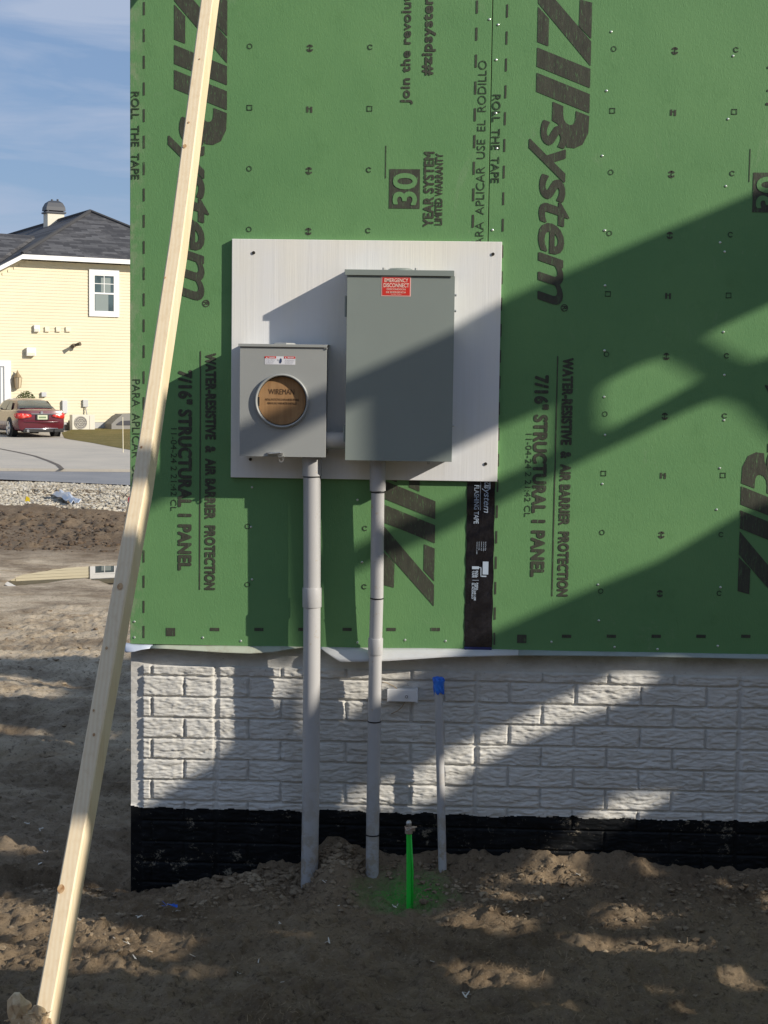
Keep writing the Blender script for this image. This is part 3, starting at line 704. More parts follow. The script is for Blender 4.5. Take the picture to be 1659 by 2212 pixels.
nb = empty('added_sky_blocker', (-2, -13, 0), 'added unseen brown house behind the camera that blocks part of the sky', 'house')  # unseen mass added behind the camera to cut sky fill
m = M('brown_siding', (.16, .13, .10), .8); m.mix((.12, .10, .08), m.ramp(m.noise(1, 4), .4, .6))
b = MB(); b.box(-12, 8, -20, -11, -.5, 6.2); b.build('wall', m.m, nb)
b = MB(); b.prism([(-12.5, -10.5, 6.1), (-12.5, -20.5, 6.1), (-12.5, -15.5, 9.6)], (21, 0, 0)); b.build('roof', M('roof_brown', (.06, .055, .05), .9).m, nb)
for x_ in (-9, -5, -1, 3):
    b = MB(); b.box(x_, x_+1.1, -10.99, -10.95, 3.4, 4.9); b.build('window', M('dark_window', (.03, .04, .05), .1).m, nb)
# ================================================================ BOARD AND BOXES
BT = .018
def board():
    x0 = W(499.5, 800, D-BT).x; x1 = W(1081, 700, D-BT).x; z1 = W(790, 519, D-BT).z; z0 = W(790, 1036, D-BT).z
    root = empty('mounting_board', (x0, D, z0), 'off white textured square board fixed to the green wall behind both metal boxes', 'board')
    m = M('primed_board', (.80, .78, .71), .6, spec=.3)
    m.mix((.77, .78, .80), m.ramp(m.noise(2.2, 3, .5, (1, 1, .6)), .4, .65)); m.mix((.84, .79, .64), m.mul(m.ramp(m.noise(3.1, 3, .5), .5, .7), .5))
    m.mix((.62, .60, .55), m.mul(m.ramp(m.noise(60, 6, .6, (1, 1, .03)), .5, .7), .14))
    m.bump(m.noise(90, 6, .7, (1, 1, .02)), .55, .0012); m.bump(m.noise(12, 5, .6, (2, 1, .12), 1.5), .35, .0015)
    b = MB(); b.v = []; b.prism([(x0, D-.001, z0), (x1, D-.001, z0), (x1, D-.001, z1), (x0, D-.001, z1)], (0, -BT+.001, 0)); b.build('panel', m.m, root, bevel=.0015)
    SC = M('dark_screw', (.05, .045, .035), .5, metal=.6).m
    for a, c in ((548, 546), (1065, 549), (541, 992), (1049, 1002)):
        p = W(a, c, D-BT); b = MB(); b.tube([(p.x, D-BT-.003, p.z), (p.x, D-BT+.002, p.z)], [.0055, .0055], 12); b.build('screw', SC, root)
    return x0, x1, z0, z1
board()
def steel(name, c, r=.42):
    m = M(name, c, r, metal=.0, spec=.5); m.mix(tuple(v*1.08 for v in c), m.ramp(m.noise(2.5, 4, .6), .4, .7)); m.mix(tuple(v*.72 for v in c), m.mul(m.ramp(m.noise(30, 6, .75), .66, .74), .35)); m.bump(m.noise(700, 2, .5), .12, .0004); return m.m
GREYB = steel('grey_green_enamel', (.235, .27, .248)); GREYM = steel('warm_grey_enamel', (.325, .335, .322))
DARK = M('dark_gap', (.01, .01, .01), .8).m; ZINC = M('zinc_plate', (.50, .50, .48), .38, metal=.85).m
PAPER = M('label_white', (.72, .72, .75), .45).m; REDL = M('label_red', (.62, .035, .025), .42).m; PINKW = M('label_pale', (.80, .50, .45), .5).m
INKB = M('label_black', (.03, .03, .04), .6).m

def disconnect():
    Yb = D-BT; Yf = BX; x0 = W(747.5, 800, Yf).x; x1 = W(980, 800, Yf).x-.001; z1 = W(862, 594, Yf).z; z0 = W(862, 996, Yf).z
    root = empty('disconnect_box', ((x0+x1)/2, Yb, z0), 'tall grey green steel disconnect box with a red label, right half of the white board', 'electrical box')
    b = MB(); b.box(x0+.002, x1-.002, Yf+.006, Yb, z0+.002, z1); b.build('case', GREYB, root, bevel=.002)
    b = MB(); b.box(x0, x1, Yf, Yf+.0045, z0, z1-.002); b.box(x0, x0+.0015, Yf+.0047, Yf+.022, z0, z1-.002); b.box(x1-.0015, x1, Yf+.0047, Yf+.022, z0, z1-.002); b.build('front_cover', GREYB, root, bevel=.0014)
    lx0 = W(744.5, 588, Yf-.006).x; lx1 = W(981.5, 588, Yf-.006).x; lz1 = W(862, 583, Yf-.006).z; lz0 = W(862, 595.5, Yf-.006).z
    b = MB(); b.prism([(lx0, Yf-.007, lz0), (lx0, Yf-.007, lz1), (lx0, Yb, lz1+.006), (lx0, Yb, lz1+.003), (lx0, Yf-.005, lz1-.003), (lx0, Yf-.005, lz0)], (lx1-lx0, 0, 0)); b.build('rain_lid', GREYB, root, bevel=.001)
    b = MB(); b.box(x0+.004, x1-.004, Yf+.001, Yf+.008, z1-.001, z1+.004); b.build('lid_gap', DARK, root)
    # hub plate dome on top
    c = W(865, 577, D-.08); b = MB(); b.tube([(c.x, D-.08, lz1-.004), (c.x, D-.08, lz1+.003), (c.x, D-.08, lz1+.009)], [.047, .046, .036], 28); b.build('top_hub_cap', GREYB, root, smooth='auto')
    for a in (829, 899):
        q = W(a, 579, D-.09); b = MB(); b.tube([(q.x, D-.09, lz1), (q.x, D-.09, lz1+.011)], .005, 8); b.build('cap_screw', ZINC, root)
    # hinges and screws down both flanks
    for a, h in ((662, .035), (936, .028)):
        p = W(745, a, Yf+.02); b = MB(); b.box(x0-.005, x0+.001, Yf+.012, Yf+.03, p.z-h, p.z+h); b.tube([(x0-.004, Yf+.013, p.z-h), (x0-.004, Yf+.013, p.z+h)], .004, 8); b.build('hinge', GREYB, root)
    for a in (638, 672, 919):
        p = W(982, a, Yf+.03); b = MB(); b.tube([(x1-.002, Yf+.02, p.z), (x1+.006, Yf+.02, p.z)], .004, 8); b.build('side_screw', ZINC, root)
    p = W(925, 997, Yf+.03); b = MB(); b.box(p.x-.004, p.x+.006, Yf+.01, Yf+.03, z0-.010, z0); b.build('latch_tab', ZINC, root)
    # label
    a0, a1, c0_, c1_ = wb(824, 597.5, 887.5, 640, Yf); b = MB(); b.box(a0, a1, Yf-.0008, Yf-.0001, c0_, c1_); lab = b.build('warning_label', PINKW, root, bevel=.0)
    b = MB(); b.box(a0+.003, a1-.003, Yf-.0014, Yf-.0009, c0_+.003, c1_-.003); b.build('red_field', REDL, lab)
    P = Print(Yf-.002); hgt = c1_-c0_; wd = a1-a0
    def rowt(s, f0, f1, g0, g1, bold=.01): P.text(s, a0+wd*f0, a0+wd*f1, c1_-hgt*g1, c1_-hgt*g0, bold=bold)
    rowt('EMERGENCY', .10, .91, .09, .29, .02); rowt('DISCONNECT', .07, .94, .34, .55, .02); rowt('DESCONEXION', .18, .82, .60, .69); rowt('DE EMERGENCIA', .16, .84, .75, .84); rowt('RETIRE AQUI', .33, .68, .88, .92)
    P.m.build('label_lettering', M('label_letter', (.85, .62, .52), .5).m, lab)
    return x0, x1, z0, z1
DX = disconnect()
def meter():
    Yb = D-BT; Yf = BX+.008; x0 = W(518, 870, Yf).x; x1 = W(704, 870, Yf).x; z1 = W(610, 749, Yf).z; z0 = W(610, 986.5, Yf).z
    root = empty('meter_box', ((x0+x1)/2, Yb, z0), 'light grey meter box with a round cardboard filled opening, left on the white board', 'meter box')
    cc = W(609, 866, Yf); r = 57.2/F_PX*(cc-CAMLOC).dot(FV)
    # front cover with a round hole
    n = 64; b = MB(); circ = [(cc.x+(r-.006)*math.cos(2*math.pi*i/n), cc.z+(r-.006)*math.sin(2*math.pi*i/n)) for i in range(n)]
    def sq(i):
        a = 2*math.pi*i/n; dx_, dz_ = math.cos(a), math.sin(a); ts = []
        if dx_ > 1e-9: ts.append((x1-cc.x)/dx_)
        if dx_ < -1e-9: ts.append((x0-cc.x)/dx_)
        if dz_ > 1e-9: ts.append((z1-cc.z)/dz_)
        if dz_ < -1e-9: ts.append((z0-cc.z)/dz_)
        t = min(ts); return (cc.x+dx_*t, cc.z+dz_*t)
    outer = [sq(i) for i in range(n)]
    for (cxn, czn) in ((x0, z0), (x1, z0), (x0, z1), (x1, z1)):
        j = min(range(n), key=lambda i: (outer[i][0]-cxn)**2+(outer[i][1]-czn)**2); outer[j] = (cxn, czn)
    for i in range(n):
        k = (i+1) % n
        b.add([(circ[i][0], Yf, circ[i][1]), (outer[i][0], Yf, outer[i][1]), (outer[k][0], Yf, outer[k][1]), (circ[k][0], Yf, circ[k][1])], [(0, 1, 2, 3)])
        b.add([(circ[i][0], Yf, circ[i][1]), (circ[k][0], Yf, circ[k][1]), (circ[k][0], Yf+.03, circ[k][1]), (circ[i][0], Yf+.03, circ[i][1])], [(0, 1, 2, 3)])
    b.box(x0, x0+.0015, Yf+.0002, Yf+.02, z0, z1); b.box(x1-.0015, x1, Yf+.0002, Yf+.02, z0, z1); b.box(x0+.0017, x1-.0017, Yf+.0002, Yf+.02, z0, z0+.0015)
    b.build('front_cover', GREYM, root)
    b = MB()
    for e in ((x0+.003, x0+.0045, z0+.003, z1), (x1-.0045, x1-.003, z0+.003, z1), (x0+.0047, x1-.0047, z0+.003, z0+.0045)): b.box(e[0], e[1], Yf+.015, Yb, e[2], e[3])
    b.box(x0+.003, x1-.003, Yb-.002, Yb, z0+.0047, z1); b.build('case', GREYM, root)
    lx0 = W(515, 745, Yf-.005).x; lx1 = W(706.5, 745, Yf-.005).x; lz1 = W(610, 743.5, Yf-.005).z; lz0 = W(610, 749.5, Yf-.005).z
    b = MB(); b.prism([(lx0, Yf-.006, lz0), (lx0, Yf-.006, lz1), (lx0, Yb, lz1+.003), (lx0, Yb, lz1+.0005), (lx0, Yf-.004, lz1-.003), (lx0, Yf-.004, lz0)], (lx1-lx0, 0, 0)); b.box(lx1-.002, lx1+.0003, Yf-.0055, Yf+.01, lz0-.006, lz0); b.build('rain_lid', GREYM, root, bevel=.0008)
    b = MB(); b.box(x0+.002, x1-.002, Yf+.0015, Yf+.006, z1-.001, z1+.0025); b.build('lid_gap', DARK, root)
    c = W(614, 742, D-.07); b = MB(); b.tube([(c.x, D-.07, lz1-.003), (c.x, D-.07, lz1+.004), (c.x, D-.07, lz1+.006)], [.042, .040, .032], 6); b.build('top_hub_cap', GREYM, root)
    # ring
    b = MB(); k = 10; N = 72
    for i in range(N):
        a = 2*math.pi*i/N
        for j in range(k):
            q = 2*math.pi*j/k; rr = r-.0020+.0042*math.cos(q); b.v.append((cc.x+rr*math.cos(a), Yf-.005+.007*math.sin(q), cc.z+rr*math.sin(a)))
    b.f = [(i*k+j, ((i+1) % N)*k+j, ((i+1) % N)*k+(j+1) % k, i*k+(j+1) % k) for i in range(N) for j in range(k)]
    b.build('cover_ring', GREYM, root, smooth=True)
    # cardboard
    m = M('cardboard', (.36, .205, .09), .85); m.mix((.30, .165, .07), m.ramp(m.noise(4, 4, .6, (30, 1, 1)), .4, .6)); m.mix((.42, .25, .12), m.mul(m.ramp(m.noise(9, 4, .6), .5, .7), .6)); m.bump(m.noise(6, 2, .5, (60, 1, 1)), .3, .0008)
    Yc = Yf+.008; b = MB(); b.ngon([(cc.x-.001+(r-.0085)*math.cos(-2*math.pi*i/48), Yc, cc.z+(r-.0085)*math.sin(-2*math.pi*i/48)) for i in range(48)][::-1]); cb = b.build('cardboard_disc', m.m, root)
    mo = cb.modifiers.new('s', 'SOLIDIFY'); mo.thickness = .003; mo.offset = 0
    b = MB(); e = x0+.01; b.box(cc.x-r*.93, cc.x-r*.86, Yc-.0022, Yc-.0016, cc.z-.018, cc.z+.012); b.build('slot', DARK, cb)
    P = Print(Yc-.0024)
    def T(s, a, c_, d, e_, bold=0.0): x0_, x1_, z0_, z1_ = wb(a, c_, d, e_, Yc); P.text(s, x0_, x1_, z0_, z1_, bold=bold)
    T('WIREMAN', 580, 840.5, 636, 852); T('INSTALL PROTECTIVE COVER IN METER OPENING', 573, 861, 646, 865.5, .02); T('REMOVE ONLY WHEN METER IS INSTALLED', 578, 869, 641, 873.5, .02)
    P.m.build('cardboard_lettering', M('brown_ink', (.07, .035, .015), .8).m, cb)
    # sticker
    a0, a1, c0_, c1_ = wb(572, 770, 638, 787.5, Yf); b = MB(); b.box(a0, a1, Yf-.0007, Yf-.0001, c0_, c1_); st = b.build('safety_sticker', PAPER, root)
    h = c1_-c0_; wd = a1-a0; P = Print(Yf-.0012); P.rect(a0, a0+wd*.37, c1_-h*.25, c1_); P.m.build('red_band', REDL, st); P = Print(Yf-.0012); P.rect(a0+wd*.63, a1, c1_-h*.25, c1_); P.m.build('red_band', REDL, st)
    P = Print(Yf-.0018); P.text('WARNING', a0+wd*.12, a0+wd*.33, c1_-h*.2, c1_-h*.06, bold=.03); P.text('PELIGRO', a0+wd*.75, a0+wd*.96, c1_-h*.2, c1_-h*.06, bold=.03)
    for q in (.04, .66): P.poly([(a0+wd*q, c1_-h*.22), (a0+wd*(q+.05), c1_-h*.22), (a0+wd*(q+.025), c1_-h*.04)])
    P.m.build('sticker_caption', PAPER, st)
    P = Print(Yf-.0016)
    for q, rws in ((.02, (.36, .47, .60, .71, .84)), (.66, (.36, .47, .60, .71, .84))):
        for j, g_ in enumerate(rws): P.text('risk of electric shock turn off'[:31-j*3], a0+wd*q, a0+wd*(q+.33-.02*j), c1_-h*(g_+.06), c1_-h*g_)
    hx = a0+wd*.5; hzz = c1_-h*.52
    P.poly([(hx-.002, hzz-.008), (hx+.003, hzz-.009), (hx+.006, hzz-.003), (hx+.006, hzz+.004), (hx+.003, hzz+.009), (hx, hzz+.006), (hx-.002, hzz)])
    P.poly([(hx-.009, hzz+.005), (hx-.005, hzz+.002), (hx-.006, hzz), (hx-.003, hzz-.004), (hx-.006, hzz-.001), (hx-.007, hzz+.001)])
    P.m.build('sticker_print', M('navy_ink', (.03, .05, .12), .6).m, st)
    # latch
    q = W(600, 981, Yf); b = MB(); b.box(q.x-.035, q.x+.018, Yf-.006, Yf-.001, q.z-.004, q.z+.006); b.tube([(q.x-.030, Yf-.009, q.z+.001), (q.x+.012, Yf-.009, q.z+.005)], .003, 8); lt = b.build('latch', ZINC, root, bevel=.001)
    q = W(608, 989, Yf); b = MB(); b.box(q.x-.010, q.x+.010, Yf-.010, Yf+.004, z0-.002, z0+.002)
    for i in range(16):
        a, c_ = 2*math.pi*i/16, 2*math.pi*(i+1)/16; cz_ = z0-.010
        b.add([(q.x+s_*math.cos(t_), yy, cz_+s_*math.sin(t_)) for s_, t_, yy in ((.009, a, Yf-.004), (.009, c_, Yf-.004), (.004, c_, Yf-.004), (.004, a, Yf-.004))], [(0, 1, 2, 3)])
        b.add([(q.x+.009*math.cos(t_), yy, cz_+.009*math.sin(t_)) for t_, yy in ((a, Yf-.004), (c_, Yf-.004), (c_, Yf-.001), (a, Yf-.001))], [(0, 1, 2, 3)])
    b.build('seal_ring', ZINC, lt)
    return x0, x1, z0, z1
MX = meter()
# conduits
def pvc(name, c):
    m = M(name, c, .42, spec=.45); m.mix(tuple(v*.86 for v in c), m.ramp(m.noise(5, 5, .65, (1, 1, .3)), .42, .7)); m.mix((.40, .34, .26), m.mul(m.ramp(m.noise(26, 6, .75), .63, .66), .75))
    sp_ = m.n('ShaderNodeSeparateXYZ'); m.l(m.tc.outputs['Object'], sp_.inputs[0])
    mr_ = m.n('ShaderNodeMapRange'); m.l(sp_.outputs['Z'], mr_.inputs['Value']); mr_.inputs['From Min'].default_value = .50; mr_.inputs['From Max'].default_value = .0
    m.mix((.33, .26, .17), m.mul(mr_.outputs['Result'], m.ramp(m.noise(14, 6, .75), .48, .56)))
    return m.m
PV = pvc('grey_conduit', (.46, .455, .45)); BLK = M('black_band', (.008, .008, .01), .5).m
def conduit(pts, rad, couplings, bands, hub, label, n=36):
    W0 = W(pts[-1][0], pts[-1][1], D-pts[-1][2])
    root = empty('conduit_pipe', (W0.x, W0.y, W0.z), label, 'conduit', 'grey conduits rising from the soil')
    path = [W(a, c, D-o_) for a, c, o_ in pts]; ys = [p[1] for p in pts]
    fine = []
    for i in range(len(path)-1):
        k = 6 if i else 2
        for j in range(k): fine.append(path[i].lerp(path[i+1], j/k))
    fine.append(path[-1]); b = MB(); b.tube(fine, rad, n); b.build('pipe', PV, root, smooth='auto')
    def at(y):
        for i in range(len(pts)-1):
            if pts[i][1] <= y <= pts[i+1][1]:
                s = (y-pts[i][1])/(pts[i+1][1]-pts[i][1]); return path[i].lerp(path[i+1], s), (path[i+1]-path[i]).normalized()
    for y0, y1, e in couplings:
        p, t = at(y0); q, _ = at(y1); b = MB(); b.tube([p, p+t*.002, q-t*.002, q], [rad+e*.8, rad+e, rad+e, rad+e*.8], n); b.build('coupling', PV, root, smooth='auto')
    for y in bands:
        p, t = at(y); b = MB(); b.tube([p-t*.0022, p+t*.0022], rad+.0009, n); b.build('black_band', BLK, root, smooth='auto')
    if hub:
        p, t = at(hub[1]); q, _ = at(hub[0]); b = MB(); b.tube([q, p], rad+.0045, n); b.build('hub', PV, root, smooth='auto')
    return root
conduit([(674, 985, .074), (674, 1030, .074), (674, 1300, .074), (673, 1500, .074), (671, 1750, .074), (667, 1960, .072)], 18.6*.00159, [(1269, 1311, .0032)], [1029.5], (988, 1028), 'thickest grey conduit, dropping from the round meter box into the soil')
conduit([(816, 990, .066), (816, 1060, .066), (814, 1290, .060), (811.5, 1380, .054), (808.5, 1560, .050), (805.5, 1740, .056), (803, 1960, .07)], 14.2*.00159, [(1378, 1413, .0030)], [1063, 1292, 1558, 1803], (993, 1060), 'middle grey conduit with black bands, dropping from the tall disconnect box')
c3 = conduit([(946.5, 1478, .03), (948, 1520, .03), (952, 1700, .036), (957, 1930, .06)], 9*.00159, [], [], None, 'short thin grey conduit with blue tape over its open top')
# blue painter's tape round the thin conduit
b = MB(); m = M('blue_tape', (.015, .12, .62), .55); m.mix((.03, .22, .80), m.ramp(m.noise(40, 4), .4, .7)); BLUE = m.m
cen = W(947, 1490, D-.03); rows_ = [(1464, 12), (1469, 13), (1478, 12), (1488, 11.5), (1497, 10.4)]
for i, (yy, rr) in enumerate(rows_):
    c = W(947+i*.4, yy, D-.03)
    for j in range(14):
        a = 2*math.pi*j/14; q = rr*.0016*(1+.10*math.sin(j*3+i*2)); drop = (.006*math.sin(j*2.1)+(.012 if j in (5, 6, 7) else 0)) if i == 4 else (.002*math.sin(j*2.7) if i == 0 else 0)
        b.v.append((c.x+q*math.cos(a), c.y+q*math.sin(a), c.z-drop))
b.f = [(i*14+j, (i+1)*14+j, (i+1)*14+(j+1) % 14, i*14+(j+1) % 14) for i in range(4) for j in range(14)]+[tuple(range(14))]
b.build('blue_tape', BLUE, c3)
# nipple between the two boxes
q = W(724, 951, D-.075); b = MB(); b.tube([(MX[1]-.002, D-.075, q.z), (DX[0]+.004, D-.075, q.z)], 19*.00158, 32); o = b.build('conduit_nipple', PV, smooth='auto'); tag(o, 'short horizontal grey conduit joining the two metal boxes', 'conduit')

# small white box on the foundation
x0, x1, z0, z1 = wb(836, 1489, 902, 1517, FD-.05)
root = empty('junction_box', ((x0+x1)/2, FD-.01, z0), 'small white rectangular plastic box on the foundation between two conduits', 'junction box')
WPL = M('white_plastic', (.72, .73, .74), .4).m
b = MB(); b.box(x0+.002, x1-.003, FD-.048, FD-.012, z0+.001, z1-.002); b.build('box_body', WPL, root, bevel=.002)
b = MB(); b.box(x1-.007, x1+.001, FD-.051, FD-.014, z0, z1+.001); b.box(x0, x0+.004, FD-.051, FD-.0485, z0, z1); b.build('end_flange', WPL, root, bevel=.001)
q = W(878, 1505, FD-.05); b = MB(); b.tube([(q.x, FD-.052, q.z), (q.x, FD-.047, q.z)], .0052, 14); k_ = b.build('knob', M('grey_knob', (.2, .2, .2), .5).m, root); 
b = MB(); b.tube([(q.x, FD-.0535, q.z), (q.x, FD-.0525, q.z)], .0028, 10); b.build('knob_centre', WPL, k_)
TW = M('tan_wire', (.42, .33, .22), .6).m
def curve_pts(L, Y): return [W(a, c, Y) for a, c in L]
b = MB(); b.tube(curve_pts([(820, 1473), (835, 1475), (850, 1482), (860, 1490)], FD-.03), .0018, 6); b.tube(curve_pts([(874, 1517), (868, 1528), (858, 1536), (845, 1542)], FD-.03), .0018, 6); b.build('wire', TW, root, smooth=True)

# ================================================================ GREEN PAINTED GROUND ROD
base = G(885, 1966, -.0); YR = base.y+.02
root = empty('ground_rod', (base.x, YR, 0), 'bright green spray painted rod standing in the soil with a wire clamp on top', 'ground rod')
m = M('neon_green_paint', (.02, .62, .05), .45); m.mix((.04, .42, .06), m.ramp(m.noise(14, 5, .6, (1, 1, .4)), .5, .75)); NG = m.m
tp = W(883, 1793, YR); bt = W(885, 1970, YR)
b = MB(); b.tube([tp, tp.lerp(bt, .5), bt-Vector((0, 0, .08))], [.0080, .0095, .0098], 16); b.build('rod', NG, root, smooth='auto')
b = MB(); b.tube([tp+Vector((.007, -.005, -.01)), tp.lerp(bt, .5)+Vector((.012, -.006, 0)), bt+Vector((.009, -.006, -.02))], .0028, 8); b.build('painted_wire', NG, root, smooth=True)
CO = M('copper_clamp', (.42, .24, .15), .4, metal=.6); CO.mix((.5, .45, .38), CO.ramp(CO.noise(60, 4), .4, .6)); CO = CO.m
b = MB(); b.tube([tp-Vector((0, 0, .012)), tp+Vector((0, 0, .012))], .013, 12); b.box(tp.x+.009, tp.x+.021, YR-.008, YR+.008, tp.z-.002, tp.z+.012); b.build('clamp', CO, root, bevel=.002)
b = MB(); b.tube([tp+Vector((0, 0, .010)), tp+Vector((0, 0, .026)), tp+Vector((0, 0, .032))], [.0085, .0095, .006], 12); b.build('rod_tip', ZINC, root, smooth=True)
b = MB(); b.tube([tp+Vector((-.012, -.004, .014)), tp+Vector((-.006, -.012, .0)), tp+Vector((.012, -.010, .010)), tp+Vector((.026, -.002, .012))], .0028, 8); b.build('clamp_wire', CO, root, smooth=True)

# ================================================================ LEANING BRACE + STAKE
def pine(name):
    m = M(name, (.74, .60, .40), .6, spec=.3); wv = m.n('ShaderNodeTexWave', Scale=9, Distortion=5, Detail=3); wv.inputs['Detail Scale'].default_value = .6; m.l(m.coords((3.2, 3.2, .16)), wv.inputs['Vector'])
    m.mix((.80, .69, .50), m.mul(wv.outputs['Fac'], .6)); m.mix((.62, .46, .27), m.mul(m.ramp(m.noise(9, 5, .6, (8, 8, .4)), .5, .75), .5))
    m.bump(m.noise(80, 4, .6, (1, 1, .05)), .2, .001); return m.m
PINE = pine('pine_lumber')
def brace():
    ys = [-300, -150, 0, 260, 518, 780, 1037, 1296, 1728, 2160, 2330, 2480]
    C_ = []
    for y in ys: x, Yb = brace_pt(y); C_.append(W(x, y, Yb))
    root = empty('wooden_brace', C_[-1], 'long pale lumber brace leaning up against the left edge of the green wall', 'brace')
    b = MB(); hw, hd = .0195, .043; rings = []
    for i, c in enumerate(C_):
        t = (C_[max(i-1, 0)]-C_[min(i+1, len(C_)-1)]).normalized()
        e1 = Vector((1, -.02, 0)); e1 = (e1-t*e1.dot(t)).normalized(); e2 = t.cross(e1).normalized()
        if e2.y < 0: e2 = -e2
        ch = .0035
        prof = [(-hw+ch, -hd), (hw-ch, -hd), (hw, -hd+ch), (hw, hd-ch), (hw-ch, hd), (-hw+ch, hd), (-hw, hd-ch), (-hw, -hd+ch)]
        for a, c_ in prof: b.v.append(tuple(c+e1*a+e2*(c_+hd)))
    n = 8; k = len(C_); b.f = [(i*n+j, i*n+(j+1) % n, (i+1)*n+(j+1) % n, (i+1)*n+j) for i in range(k-1) for j in range(n)]+[tuple(range(n)), tuple((k-1)*n+j for j in range(n))[::-1]]
    o = b.build('plank', PINE, root, smooth='auto')
    KM = M('pine_knot', (.36, .19, .08), .6); KM.mix((.55, .36, .18), KM.ramp(KM.noise(90, 4), .4, .6)); KM = KM.m
    for y, dx, s in ((265, -2, 2.2), (316, -4, 4.2), (128, 4, 1.6), (966, -4, 2.4), (1267, 3, 6.5), (1400, -2, 3), (1535, -6, 2.4), (1587, 4, 3), (1920, -7, 8), (600, -8, 2)):
        x, Yb = brace_pt(y); p = W(x+dx-3, y, Yb-.0004); q = np.array([(math.cos(a), math.sin(a)*1.25) for a in np.linspace(0, 2*math.pi, 14)[:-1]])*s/F_PX*Yb
        t = (W(*brace_pt(y-40)[:1], y-40, brace_pt(y-40)[1])-W(*brace_pt(y+40)[:1], y+40, brace_pt(y+40)[1])).normalized()
        e1 = Vector((1, -.02, 0)); e1 = (e1-t*e1.dot(t)).normalized(); nn_ = t.cross(e1).normalized()
        if nn_.y > 0: nn_ = -nn_
        b = MB(); b.ngon([p+e1*float(a)+t*float(c)+nn_*.0012 for a, c in q]); b.build('knot', KM, root)
brace()
def stake():
    c = W(64, 2212, 3.30); root = empty('wooden_stake', (c.x, c.y, 0), 'splintered mushroomed top of a wooden stake at the foot of the brace', 'stake')
    m = M('splintered_wood', (.48, .34, .19), .85); m.mix((.62, .50, .32), m.ramp(m.noise(30, 5, .7), .4, .65)); m.mix((.20, .12, .06), m.mul(m.ramp(m.noise(50, 4), .55, .7), .7)); m.bump(m.noise(90, 5, .7), .7, .003)
    b = MB(); x0 = c.x-.036; x1 = c.x+.030; zt = c.z+.050
    b.prism([(x0, c.y-.02, -.3), (x1, c.y-.02, -.3), (x1, c.y-.02, zt-.03), (x0, c.y-.02, zt-.03)], (0, .04, 0)); b.build('shaft', m.m, root)
    b = MB(); rnd = random.Random(4)
    for (ox, oy, oz, sx, sy, sz) in ((-.022, 0, -.020, .030, .026, .040), (.020, -.006, -.028, .028, .026, .030), (.0, .004, -.045, .040, .028, .035), (.040, -.004, -.052, .016, .02, .022)):
        bm = bmesh.new(); bmesh.ops.create_icosphere(bm, subdivisions=2, radius=1); o_ = Vector((c.x+ox, c.y+oy, zt+oz)); seeds = [Vector((rnd.gauss(0, 1), rnd.gauss(0, 1), rnd.gauss(0, 1))).normalized() for _ in range(9)]
        vs_ = []
        for v in bm.verts:
            d = v.co.normalized(); f = min(1.15, .72/max(.35, max(d.dot(q) for q in seeds)))*rnd.uniform(.88, 1.12); vs_.append(o_+Vector((d.x*sx*f, d.y*sy*f, d.z*sz*f)))
        b.add(vs_, [tuple(v.index for v in f.verts) for f in bm.faces]); bm.free()
    for i in range(70):                        # frayed fibres
        px_ = c.x+rnd.uniform(-.046, .050); py_ = c.y+rnd.uniform(-.030, .0); l = rnd.uniform(.008, .026); wd = rnd.uniform(.001, .004)
        d = Vector((rnd.gauss(0, 1), -abs(rnd.gauss(0, .6)), rnd.gauss(0, 1))).normalized(); s_ = Vector((d.z, .2, -d.x)).normalized()*wd; t_ = Vector((0, wd*.6, 0))
        p = Vector((px_, py_, zt-.05+rnd.uniform(-.03, .035))); b.add([p-s_, p+t_, p+s_, p-t_, p+d*l+s_*.3, p+d*l-s_*.3], [(0, 1, 5), (1, 2, 4, 5), (2, 3, 4), (3, 0, 5, 4), (0, 3, 2, 1)])
    b.build('splintered_head', m.m, root)
stake()

# ================================================================ LITTER AND SOIL CLODS
def scatter(name, n, region, size, mat, label, cat, kind='stuff', flat=.6, seed=1, elong=1.0):
    rnd = np.random.RandomState(seed); bm = bmesh.new(); bmesh.ops.create_icosphere(bm, subdivisions=1, radius=1); base_v = np.array([v.co[:] for v in bm.verts]); base_f = np.array([[v.index for v in f.verts] for f in bm.faces]); bm.free()
    P = region(rnd, n); n = len(P); Z = height(P[:, 0], P[:, 1]); V = []; Fc = []
    for i in range(n):
        s = size(rnd, P[i]); v = base_v*(1+rnd.uniform(-.32, .32, (len(base_v), 1))); v = v*np.array([s*elong, s*rnd.uniform(.7, 1.1), s*flat*rnd.uniform(.7, 1.2)])
        a = rnd.uniform(0, 6.28); ca, sa = math.cos(a), math.sin(a); v = np.stack([v[:, 0]*ca-v[:, 1]*sa, v[:, 0]*sa+v[:, 1]*ca, v[:, 2]], 1)
        V.append(v+np.array([P[i, 0], P[i, 1], Z[i]+s*.15])); Fc.append(base_f+i*len(base_v))
    o = npmesh(name, np.concatenate(V), np.concatenate(Fc), mat, smooth=False); tag(o, label, cat, kind=kind); return o
def reg_clod(r, n):
    P = np.stack([r.uniform(-1.35, 1.45, n*4), 5.28-np.abs(r.normal(0, .33, n*4))], 1)
    d = vn = fbm(P[:, 0]*3, P[:, 1]*3, 2, 23); P = P[(d > -.15) & (P[:, 1] > 3.9)]
    return P[:n]
m = M('soil_clod', (.19, .14, .09), .95, spec=.2); m.mix((.29, .23, .155), m.ramp(m.noise(9, 5), .4, .65)); m.mix((.12, .09, .065), m.mul(m.ramp(m.noise(40, 4), .5, .7), .7)); m.bump(m.noise(200, 4), .5, .002); CL = m.m
scatter('soil_clods', 2600, reg_clod, lambda r, p: .003+.013*r.rand()**4, CL, 'loose brown crumbs and clods of soil along the foundation', 'soil', seed=3)
